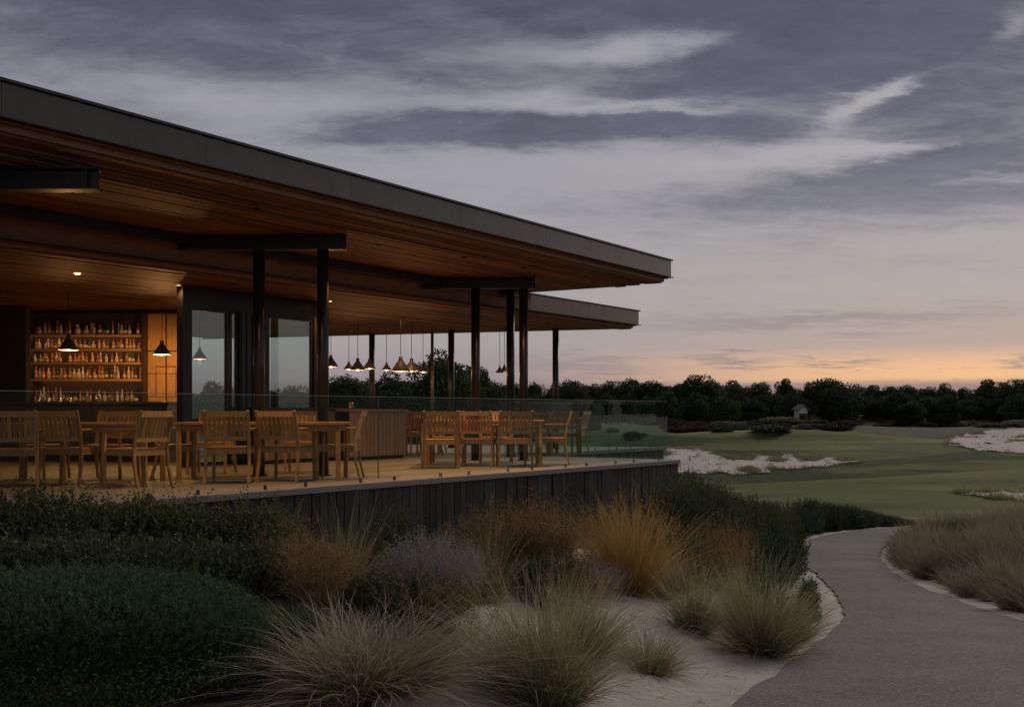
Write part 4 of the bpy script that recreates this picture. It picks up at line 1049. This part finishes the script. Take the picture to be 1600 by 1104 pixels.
grass(1050, 13.4, 858, 110, 'straw grass between amber grass and brown seeding shrub', M_PALE, 500, .1, .7, .0055, .8, 41)
grass(870, 12.6, 790, 110, 'reddish straw grass standing among the twiggy shrubs', M_HEATH, 450, .12, .5, .0055, .7, 42)

rr = random.Random(17)
_seen = {}
FILL = [(445, 9.4), (540, 9.3), (620, 10.6), (740, 11.4), (700, 10.6), (770, 10.4), (795, 12.9), (860, 12.0), (890, 10.6), (1030, 12.6), (1070, 14.0), (1100, 13.2), (1150, 14.3), (1180, 13.4), (1205, 12.3), (660, 8.9), (735, 9.0), (1060, 16.2), (840, 13.3), ]
for i_, (px, D) in enumerate(FILL):
    base = HOR + (EYE - gz(at(px, D), D)) / D * F; hh = rr.uniform(.5, .85) * (1.25 if D > 11.5 else 1); row = base - hh / D * F; w_ = rr.uniform(.5, .85) / D * F
    k_ = i_ % 4; where = 'by the tan perennial' if px < 590 else 'between lavender and reddish shrub' if px < 780 else 'round the olive bush' if px < 925 else 'at the foot of the amber grass' if px < 1045 else 'on the bank under the wall corner'
    key = (k_, where); _seen[key] = _seen.get(key, 0) + 1
    where += '' if _seen[key] == 1 else (', nearer than its twin' if D < 10.7 else ', against the wall' if D > 12.55 else ', midway up') + (', further right' if _seen[key] > 2 else '')
    if k_ == 0: o = twiggy(px, D, row, w_, 'small dry seeding perennial ' + where, M_RED, 55, M_TAN, .02, 4, seed=400 + i_, bl=.15, name='seeding_perennial')
    elif k_ == 1: grass(px, D, row, w_, 'thin straw grass tuft ' + where, M_GREENG, 260, .09, .9, .0055, .7, 420 + i_, heads=M_TAN, n2=60, name='straw_grass')
    elif k_ == 2: leafy(px, D, row, w_, 'scruffy green leaved shrub ' + where, [M_LF_OLIVE, M_LF_HEDGE][i_ % 8 // 4], 420, .04, .16, 440 + i_, stray=70)
    else: twiggy(px, D, row, w_, 'small grey green twiggy plant ' + where, M_TAN, 50, M_LF_OLIVE, .028, 6, seed=460 + i_, bl=.17, name='grey_green_perennial')
# --- shrubs running down from the terrace corner to the path
protos = []
for s in range(5):
    rg = np.random.default_rng(60 + s)
    v_, f_ = shrub_foliage(rg, .62, .55, .62, 520, .20, 8, .065, .36, .8, (.5, 1.0), .28, 1.0, 40, .22)
    protos.append(v_.copy()); protos[-1] = (mesh('foliage', v_, f_, [M_LF_BLUE, M_LF_HEDGE, M_LF_OLIVE, M_LF_BLUE, M_LF_OLIVE][s]), mesh('foliage', v_, f_, M_LF_DARK))
rr = random.Random(5)
cnt = 0; bins = {}
top_line = [(1062, 728), (1110, 745), (1160, 754), (1230, 762), (1300, 782), (1360, 797), (1410, 808)]
for k_ in range(9000):
    if cnt >= 262: break
    D = rr.uniform(14.5, 29); 
    px = rr.uniform(1060, 1415); x = at(px, D)
    D = float(np.interp(px, [1060, 1150, 1215, 1260, 1300, 1415], [18, 19.5, 22, 27, 29.5, 31])) + rr.uniform(-3.2, 3.8); x = at(px, D)
    if px > 1270 and D < 22.5: continue
    dl_ = float(pdist([x], [D], PL)[0])
    if inpath([x], [D])[0] or dl_ < (.36 if (1180 < px < 1255 and D > 20.3) else .72 if D < 23 else .62) or dl_ > 5.6 or float(pdist([x], [D], PR)[0]) < dl_: continue
    u_, v__ = w2A(x, D)
    if v__ > -.45 and u_ < .5: continue
    if px < 1200 and D < 15.2: continue
    if bins.get(int(px // 40), 0) >= 30: continue
    row = np.interp(px, [p[0] for p in top_line], [p[1] for p in top_line])
    hmax = EYE + (HOR - row) / F * D - gz(x, D)
    h = min(hmax * rr.uniform(.78, 1.05), rr.uniform(.7, 1.35) if px > 1170 else .45 + .42 * dl_ * rr.uniform(.8, 1.2)) if hmax > .18 else 0
    if h < .18: continue
    pi_ = rr.randrange(5); pk = (protos[pi_][0], ['low blue green shrub', 'low dark leafy shrub', 'low olive shrub', 'low rounded blue green shrub', 'low rounded olive shrub'][pi_])
    o = plant('bank_shrub', px, D, pk[1] + (' close to the sand verge of the path' if dl_ < 1.5 else ' beyond the path bend' if px > 1270 else ' on the bank below the terrace corner' if px < 1150 else ' in the middle of the planted bank'), 'shrub', 'low shrubs on the bank between terrace and path', rz=rr.uniform(0, 6.28))
    link('foliage', pk[0], o); w_ = rr.uniform(.75, 1.15) * min(1, .42 + .42 * dl_); o.scale = (w_, w_, h / .72); cnt += 1; bins[int(px // 40)] = bins.get(int(px // 40), 0) + 1

# --- heath grasses right of the path
hp = []
for s in range(4):
    rg = np.random.default_rng(80 + s)
    v_, f_, tp = grass_geo(rg, 520, .20, .52, .8, .012, .5, 4, .4)
    hp.append(tip_mesh('blades', v_, f_, tp, [M_HEATH, M_HEATH2, M_HEATH3, M_HEATH][s]))
cnt = 0; rr = random.Random(9); pts_ = []
for k_ in range(6000):
    if cnt >= 290: break
    D = rr.uniform(10.5, 29); x = rr.uniform(4.5, 19)
    if at(1980, D) < x: continue
    dr_ = float(pdist([x], [D], PR)[0])
    if inpath([x], [D])[0] or dr_ < .42 or x < at(1385, D): continue
    if float(pdist([x], [D], PL)[0]) < dr_: continue
    if any((x - a) ** 2 + (D - c) ** 2 < .27 for a, c in pts_): continue
    pts_.append((x, D))
    o = empty('heath_grass', (x, D, gz(x, D) - .03), rr.uniform(0, 6.28)); hi = rr.randrange(4); props(o, ['brownish purple', 'straw coloured', 'greenish', 'reddish brown'][hi] + ' heath grass tuft ' + ('in the front row along the sand verge' if dr_ < 1.0 else 'deep in the patch right of the path' if D < 19 else 'at the far end of the patch by the bend'), 'grass clump', 'heath grass tufts right of the path')
    link('blades', hp[hi], o); s_ = rr.uniform(.8, 1.55) * min(1, .7 + dr_ * .3); o.scale = (s_, s_, s_ * rr.uniform(.85, 1.15)); cnt += 1
# --- fine debris and seedlings on the sand
rg = np.random.default_rng(3); n = 2600
xs = rg.uniform(-2, 5, n); ys = rg.uniform(7, 16, n); d_ = pdist(xs, ys, PL); ok = (~inpath(xs, ys)) & (d_ < 3.8) & (d_ > .05); xs, ys = xs[ok], ys[ok]
P = np.stack([xs, ys, zfun(xs, ys) + .045], 1); Dd = np.stack([rg.normal(size=len(xs)), rg.normal(size=len(xs)), rg.uniform(0, .25, len(xs))], 1)
v_, f_, tp = strips(P, Dd, rg.uniform(.03, .16, len(xs)), np.full(len(xs), .006), rg, 2, .3, .5)
props(link('plant_litter', tip_mesh('plant_litter', v_, f_, tp, M_TAN)), 'dry stalks and plant litter scattered on the sand', kind='stuff')

# ------------------------------------------------------------------ fairway: bunkers, rough and heather
def bunker(name, lab, px0, px1, rows, seed, thr=.0, holes=.25):
    """rows: list of (px, top row, bottom row)"""
    P = np.array(rows, float)
    pxs = np.linspace(px0, px1, 260)
    top = np.interp(pxs, P[:, 0], P[:, 1]); bot = np.interp(pxs, P[:, 0], P[:, 2])
    poly = [px2ground(p, q) for p, q in zip(pxs[::6], top[::6])] + [px2ground(p, q) for p, q in zip(pxs[::6][::-1], bot[::6][::-1])]
    poly = np.array(poly); x0, y0 = poly.min(0); x1, y1 = poly.max(0)
    st = max(.12, (x1 - x0) / 150); sy = max(.2, (y1 - y0) / 130)
    gx, gy = np.meshgrid(np.arange(x0, x1, st), np.arange(y0, y1, sy))
    X_, Y_ = gx.ravel(), gy.ravel(); c = np.zeros(X_.shape, bool); n = len(poly)
    wx = X_ + .3 * np.sin(Y_ * 1.1 + seed) + .2 * np.sin(Y_ * 2.7); wy = Y_ + .5 * np.sin(X_ * 1.3 + seed) + .35 * np.sin(X_ * 3.1)
    for i in range(n):
        ax, ay = poly[i]; bx, by = poly[(i + 1) % n]
        if ay == by: continue
        c ^= ((ay > wy) != (by > wy)) & (wx < (bx - ax) * (wy - ay) / (by - ay) + ax)
    rgl = np.random.default_rng(seed)
    hole = np.zeros(X_.shape)
    for _ in range(int(46 * holes)):
        cx, cy = rgl.uniform(x0, x1), rgl.uniform(y0, y1); sx = rgl.uniform(.25, .9); 
        hole += .95 * np.exp(-((X_ - cx) / sx) ** 2 - ((Y_ - cy) / (sx * 2.2)) ** 2)
    fb = np.zeros(X_.shape)
    for q_ in range(14):
        fr_ = .5 * 1.32 ** q_; an = rgl.uniform(0, 6.28); fb += np.sin(fr_ * (X_ * np.cos(an) * 1.3 + Y_ * np.sin(an) * .6) + rgl.uniform(0, 6.28)) / (1 + .16 * q_)
    hole = hole + np.clip(fb * .16 * min(1, holes + .25), -1, 1) * .9
    keep = (c & (hole < .52)).reshape(gx.shape)
    kk = keep.copy(); er = kk.copy(); er[1:-1, 1:-1] = kk[:-2, 1:-1] & kk[2:, 1:-1] & kk[1:-1, :-2] & kk[1:-1, 2:]; er[0] = er[-1] = False; er[:, 0] = er[:, -1] = False
    ed = np.where((kk & ~er).ravel())[0]; ins = np.where(er.ravel())[0]
    ed = np.concatenate([rgl.choice(ed, min(len(ed), 520)) if len(ed) else ed, rgl.choice(ins, min(len(ins) // 40, 60)) if len(ins) else ins]).astype(int)
    if len(ed):
        m = 12; Pp = np.repeat(np.stack([X_[ed], Y_[ed], zfun(X_[ed], Y_[ed])], 1), m, 0) + rgl.normal(size=(len(ed) * m, 3)) * np.array([.16, .20, 0])
        v_, f_, tp = strips(Pp, rgl.normal(size=(len(Pp), 3)) * .5 + np.array([0, 0, 1]), rgl.uniform(.10, .42, len(Pp)) * np.repeat(rgl.uniform(.4, 1.2, len(ed)), m), np.full(len(Pp), .04), rgl, 2, .6)
        props(link('bunker_edge_grass', tip_mesh('bunker_edge_grass', v_, f_, tp, M_GREENG)), 'ragged grass fringe round the ' + lab, kind='stuff')
    Z = zfun(gx, gy) + .05 + .05 * np.sin(gx * 2.1 + np.sin(gy)) * np.sin(gy * 1.3)
    o = link(name, grid_mesh(name, gx, gy, Z, M_SAND, keep)); props(o, lab, kind='structure')
    # marram tufts in the gaps
    sel = np.where(c & (hole > .48))[0]
    if len(sel):
        sel = rgl.choice(sel, min(len(sel), 900)); m = 8
        Pp = np.repeat(np.stack([X_[sel], Y_[sel], zfun(X_[sel], Y_[sel])], 1), m, 0) + rgl.normal(size=(len(sel) * m, 3)) * np.array([.12, .12, 0])
        v_, f_, tp = strips(Pp, rgl.normal(size=(len(Pp), 3)) * .4 + np.array([0, 0, 1]), rgl.uniform(.10, .30, len(Pp)), np.full(len(Pp), .035), rgl, 2, .5)
        props(link('bunker_grass', tip_mesh('bunker_grass', v_, f_, tp, M_GREENG)), 'rough grass tufts growing in the ' + lab, kind='stuff')
bunker('sand_bunker', 'wide ragged white sand bunker right of the terrace corner', 1030, 1352, [(1030, 701, 735), (1060, 702, 738), (1100, 704, 742), (1150, 713, 741), (1200, 716, 738), (1240, 709, 734), (1300, 716, 727), (1352, 721, 723)], 19, holes=.34)
bunker('sand_bunker', 'large white sand bunker on the far right slope', 1468, 1680, [(1468, 690, 692), (1490, 685, 698), (1510, 678, 701), (1550, 671, 706), (1600, 667, 708), (1680, 662, 706)], 8, holes=.9)
bunker('sand_bunker', 'small white sand bunker at the right edge, nearest the heath', 1505, 1680, [(1505, 771, 773), (1540, 767, 780), (1600, 766, 786), (1680, 765, 788)], 12, holes=.05)
bunker('sand_bunker', 'far sliver of sand below the treeline on the right', 1405, 1455, [(1405, 662, 664), (1430, 659, 666), (1455, 660, 662)], 15, holes=.05)
bunker('sand_bunker', 'far sliver of sand right of the first far one', 1470, 1506, [(1470, 662, 664), (1490, 659, 664), (1506, 658, 661)], 16, holes=.05)
M_HEATHER = foliage('heather', [(.06, .035, .035), (.10, .055, .05), (.075, .06, .04)], .9, .1)
M_ROUGH = foliage('dry_rough', [(0.238, 0.196, 0.126), (0.308, 0.252, 0.168), (0.182, 0.168, 0.091)], .9, .1)
def mound_proto(seed, mat):
    rg = np.random.default_rng(seed)
    v_, f_ = shrub_foliage(rg, 1, 1, 1, 330, .3, 6, .22, .5, .6, (.6, 1), .3, 1.0)
    return mesh('foliage', v_, f_, mat)
MP = {'heather': [mound_proto(100 + s, M_HEATHER) for s in range(2)], 'rough': [mound_proto(110 + s, M_ROUGH) for s in range(2)], 'green': [mound_proto(120 + s, M_TREE) for s in range(2)], 'lite': [mound_proto(130 + s, M_TREE2) for s in range(2)]}
rr = random.Random(21)
def scatter(kind, name, lab, cat, group, n, px0, px1, r0, r1, sz, hz):
    for _ in range(n):
        px = rr.uniform(px0, px1); x, y = px2ground(px, rr.uniform(r0, r1)); s_ = rr.uniform(*sz)
        o = link(name, rr.choice(MP[kind]), None, (x, y, gz(x, y) - .05), rr.uniform(0, 6.28)); o.scale = (s_, s_, s_ * rr.uniform(*hz)); props(o, lab, cat, group)
scatter('heather', 'heather_clump', 'dark purple heather clump just right of the glass corner', 'heather', 'heather clumps right of the glass corner', 24, 1040, 1110, 658, 674, (.8, 1.8), (.25, .5))
scatter('green', 'gorse_bush', 'dark low bush on the rough in front of the treeline', 'bush', 'dark low bushes before the treeline', 30, 1105, 1330, 660, 674, (.7, 1.9), (.2, .42))
scatter('heather', 'heather_clump', 'purple heather clump on the rough left of the big round oak', 'heather', 'heather clumps below the round oak', 14, 1215, 1330, 660, 672, (.6, 1.3), (.25, .5))
scatter('rough', 'rough_tussock', 'pale tussock of dry grass below the treeline', 'grass clump', 'pale tussocks below the treeline', 110, 1085, 1600, 651, 667, (.9, 2.4), (.2, .4))
scatter('lite', 'gorse_bush', 'light green bush below the treeline', 'bush', 'light green bushes below the treeline', 14, 1130, 1600, 648, 660, (1.0, 2.0), (.4, .7))
scatter('green', 'gorse_bush', 'dark bush beyond the terrace glass', 'bush', 'dark bushes beyond the terrace glass', 18, 640, 1040, 668, 690, (.5, 1.1), (.4, .8))

# ------------------------------------------------------------------ trees
def crown_mesh(seed, mat, n=46, leaves=210, leaf=.036, low=.12):
    """unit crown: 1 wide (radius .5), 1 high"""
    rg = np.random.default_rng(seed); parts = []
    for _ in range(n):
        d = unit(rg.normal(size=(1, 3)))[0]; r = rg.uniform(.25, 1) ** .6
        z = .55 + d[2] * r * .36; wz = math.sqrt(max(.05, 1 - ((z - .5) / .52) ** 2))
        c = np.array([d[0] * r * .40 * wz, d[1] * r * .40 * wz, z]); cr = rg.uniform(.09, .17)
        q = unit(rg.normal(size=(leaves, 3))); rad = cr * rg.uniform(.45, 1.0, leaves) ** .5
        P = c + q * rad[:, None] * np.array([1.2, 1.2, .8])
        parts.append(leaf_geo(P, q * .4 + rg.normal(size=q.shape) * .8, leaf * rg.uniform(.6, 1.3, leaves), leaf * .8, rg))
    m = leaves * 10     # skirt of lower boughs
    a = rg.uniform(0, 6.28, m); r = np.sqrt(rg.random(m)) * .42
    P = np.stack([r * np.cos(a), r * np.sin(a), rg.uniform(low, .45, m)], 1)
    parts.append(leaf_geo(P, rg.normal(size=P.shape), leaf * 1.1, leaf * .9, rg))
    v, f = join(parts); return mesh('crown', v, f, mat)
CR = [crown_mesh(200 + s, M_TREE) for s in range(5)]
CR2 = [crown_mesh(220 + s, M_TREE2, 60, 260, .03) for s in range(2)]
tm = MB().tube([(0, 0, -.05), (.01, 0, .25), (-.005, .01, .5)], [.035, .027, .014], 7)
for k_ in range(5):
    a = k_ * 1.3; tm.tube([(0, 0, .22 + .05 * k_), (.16 * math.cos(a), .16 * math.sin(a), .45 + .05 * k_), (.26 * math.cos(a), .26 * math.sin(a), .62 + .04 * k_)], [.014, .009, .003], 5)
TRUNK = tm.mesh('trunk', M_BARK)
rr = random.Random(33)
def tree(px, D, top, wpx, lab, group=None, crowns=CR, name='oak_tree'):
    x = at(px, D); zg = gz(x, D); h = EYE + (HOR - top) / F * D - zg; w_ = wpx / F * D
    t = empty(name, (x, D, zg - .1), rr.uniform(0, 6.28)); props(t, lab, 'tree', group)
    c = link('crown', rr.choice(crowns), t); c.scale = (w_, w_, h)
    k_ = link('trunk', TRUNK, t); k_.scale = (h * .8, h * .8, h)
tree(690, 82, 543, 135, 'tall green tree rising above the treeline behind the terrace', None, CR2, 'tall_tree')
tree(742, 95, 570, 95, 'lower right shoulder of the tall green tree beyond the slim column', None, CR2, 'tall_tree')
tree(612, 88, 577, 115, 'green tree left of the tall one, behind the pendants', None, CR2, 'tall_tree')
tree(535, 92, 584, 105, 'green tree beyond the oak station', None, CR2, 'tall_tree')
tree(567, 105, 592, 105, 'dim green tree between the oak station and the pendants', None, CR2, 'tall_tree')
tree(460, 95, 596, 80, 'dim tree seen through the right window pane', None, CR, 'oak_tree')
tree(330, 95, 592, 90, 'dim tree seen through the left window pane', None, CR, 'oak_tree')
tree(1088, 172, 581, 90, 'round crowned oak right of the glass corner', None)
tree(1300, 165, 583, 112, 'biggest round oak of the treeline, nearest the course', None)
tree(1228, 180, 589, 50, 'separate round oak between two gaps in the treeline', None)
tree(1020, 172, 586, 88, 'broad oak behind the right end of the glass', None)
tree(1186, 190, 592, 55, 'oak left of the separate round one', None)
tree(1147, 185, 590, 62, 'oak right of the round crowned one', None)
tree(1543, 178, 590, 66, 'oak that stands above the treeline near the right edge', None)
tree(1592, 172, 588, 70, 'last oak at the right edge of the treeline', None)
TL = [(770, 592), (800, 594), (835, 591), (868, 596), (893, 588), (925, 592), (955, 588), (985, 586), (1055, 596), (1115, 592), (1262, 600), (1342, 598), (1365, 597), (1392, 598), (1420, 597), (1448, 598), (1476, 597), (1505, 598), (1570, 595), (1630, 590), (1665, 594)]
for px, top in TL:
    tree(px, rr.uniform(175, 205), top + rr.uniform(-3, 4), rr.choice([40, 52, 64, 78]), 'dark oak in the continuous treeline ' + ('behind the third column pair' if px < 880 else 'behind the glass balustrade corner' if px < 1075 else 'near the white house' if px < 1345 else 'right of the biggest round oak, low and even' if px < 1500 else 'close to the right edge of the course'), 'oaks of the continuous treeline')
for k_ in range(58):
    px = 480 + k_ * 21 + rr.uniform(-6, 6)
    tree(px, rr.uniform(158, 178), rr.uniform(606, 622), rr.uniform(40, 60), 'low dark tree fronting the treeline ' + ('behind the terrace columns' if px < 880 else 'behind the glass corner' if px < 1075 else 'left of the white house' if px < 1245 else 'below the biggest round oak' if px < 1345 else 'above the far slivers of sand' if px < 1500 else 'at the right edge above the large bunker'), 'lower trees in front of the treeline')
for k_ in range(14):
    px = 270 + k_ * 19 + rr.uniform(-6, 6)
    tree(px, rr.uniform(120, 150), rr.uniform(598, 612), rr.uniform(50, 70), 'dim tree beyond the bar windows', 'dim trees beyond the bar windows')
for s_ in (-1, 1):
    for k_ in range(26):
        D = rr.uniform(150, 210); x = s_ * (0.52 + k_ * .06) * D
        tree(800 + x / D * F, D, rr.uniform(586, 604), rr.uniform(60, 90), 'oak beyond the edge of the view', 'oaks beyond the edges of the view')
# distant wood as one mass behind the treeline
rg = np.random.default_rng(77); n = 26000
yy = rg.uniform(200, 240, n); xx = rg.uniform(-1.3, 1.3, n) * yy
hh = 4.0 + .8 * np.sin(xx * .12) + .8 * np.sin(xx * .37 + 1)
P = np.stack([xx, yy, zfun(xx, yy) + hh * rg.random(n) ** .7], 1)
v_, f_ = leaf_geo(P, rg.normal(size=P.shape), .8, .7, rg)
props(link('far_wood', mesh('far_wood', v_, f_, M_TREE)), 'dark far wood behind the treeline', kind='stuff')

# --- houses glimpsed among the trees
M_HWALL = plain('white_boards', (.62, .60, .58), .7, 0, .08); M_HROOF = plain('grey_shingle', (.14, .13, .13), .8, 0, .15); M_HGLASS = plain('dark_window', (.02, .022, .026), .15)
def house(px, D, row, w_, lab, rz):
    x = at(px, D); z0 = gz(x, D); t = empty('white_house', (x, D, z0 - .2), rz); props(t, lab, 'house')
    zt_ = EYE + (HOR - row) / F * D - z0 - .2; hw = zt_ - w_ * .38
    m_ = MB().box(-w_ / 2, w_ / 2, 0, w_ * 1.2, 0, hw); i = len(m_.V)
    for y_ in (0, w_ * 1.2): m_.V += [(-w_ / 2, y_, hw + .002), (w_ / 2, y_, hw + .002), (0, y_, zt_)]
    m_.F += [[i, i + 1, i + 2], [i + 3, i + 5, i + 4]]; m_.obj('wall', M_HWALL, t)
    for s in (-1, 1): MB().bar((0, -.2, zt_ + .05), (0, w_ * 1.2 + .2, zt_ + .05), .02, .02).obj('ridge', M_HROOF, t)
    for s in (-1, 1):
        j = MB(); j.V = [(0, -.3, zt_ + .08), (0, w_ * 1.2 + .3, zt_ + .08), (s * (w_ / 2 + .3), w_ * 1.2 + .3, hw - .15), (s * (w_ / 2 + .3), -.3, hw - .15), (0, -.3, zt_ + .2), (0, w_ * 1.2 + .3, zt_ + .2), (s * (w_ / 2 + .3), w_ * 1.2 + .3, hw - .03), (s * (w_ / 2 + .3), -.3, hw - .03)]
        j.F = [[0, 1, 2, 3], [4, 7, 6, 5], [0, 4, 5, 1], [1, 5, 6, 2], [2, 6, 7, 3], [3, 7, 4, 0]]; j.obj('roof', M_HROOF, t)
    for xx_ in (-w_ * .22, w_ * .22): MB().box(xx_ - .3, xx_ + .3, -.05, -.003, hw * .55, hw * .85).obj('window', M_HGLASS, t)
house(1255, 156, 629, 1.25, 'small white gabled house among the trees left of the biggest oak', R(12))
for px, y_, k_ in ((1243, 153.5, 2.2), (1256, 153.0, 1.5), (1270, 153.8, 2.6), (1230, 154.5, 2.3)):
    o = link('gorse_bush', MP['lite'][0] if k_ < 1.6 else MP['green'][1], None, (at(px, y_), y_, gz(at(px, y_), y_) - .1), px); o.scale = (k_ * .8, k_ * .8, k_); props(o, 'bush screening the foot of the small white house', 'bush', 'bushes screening the white house')
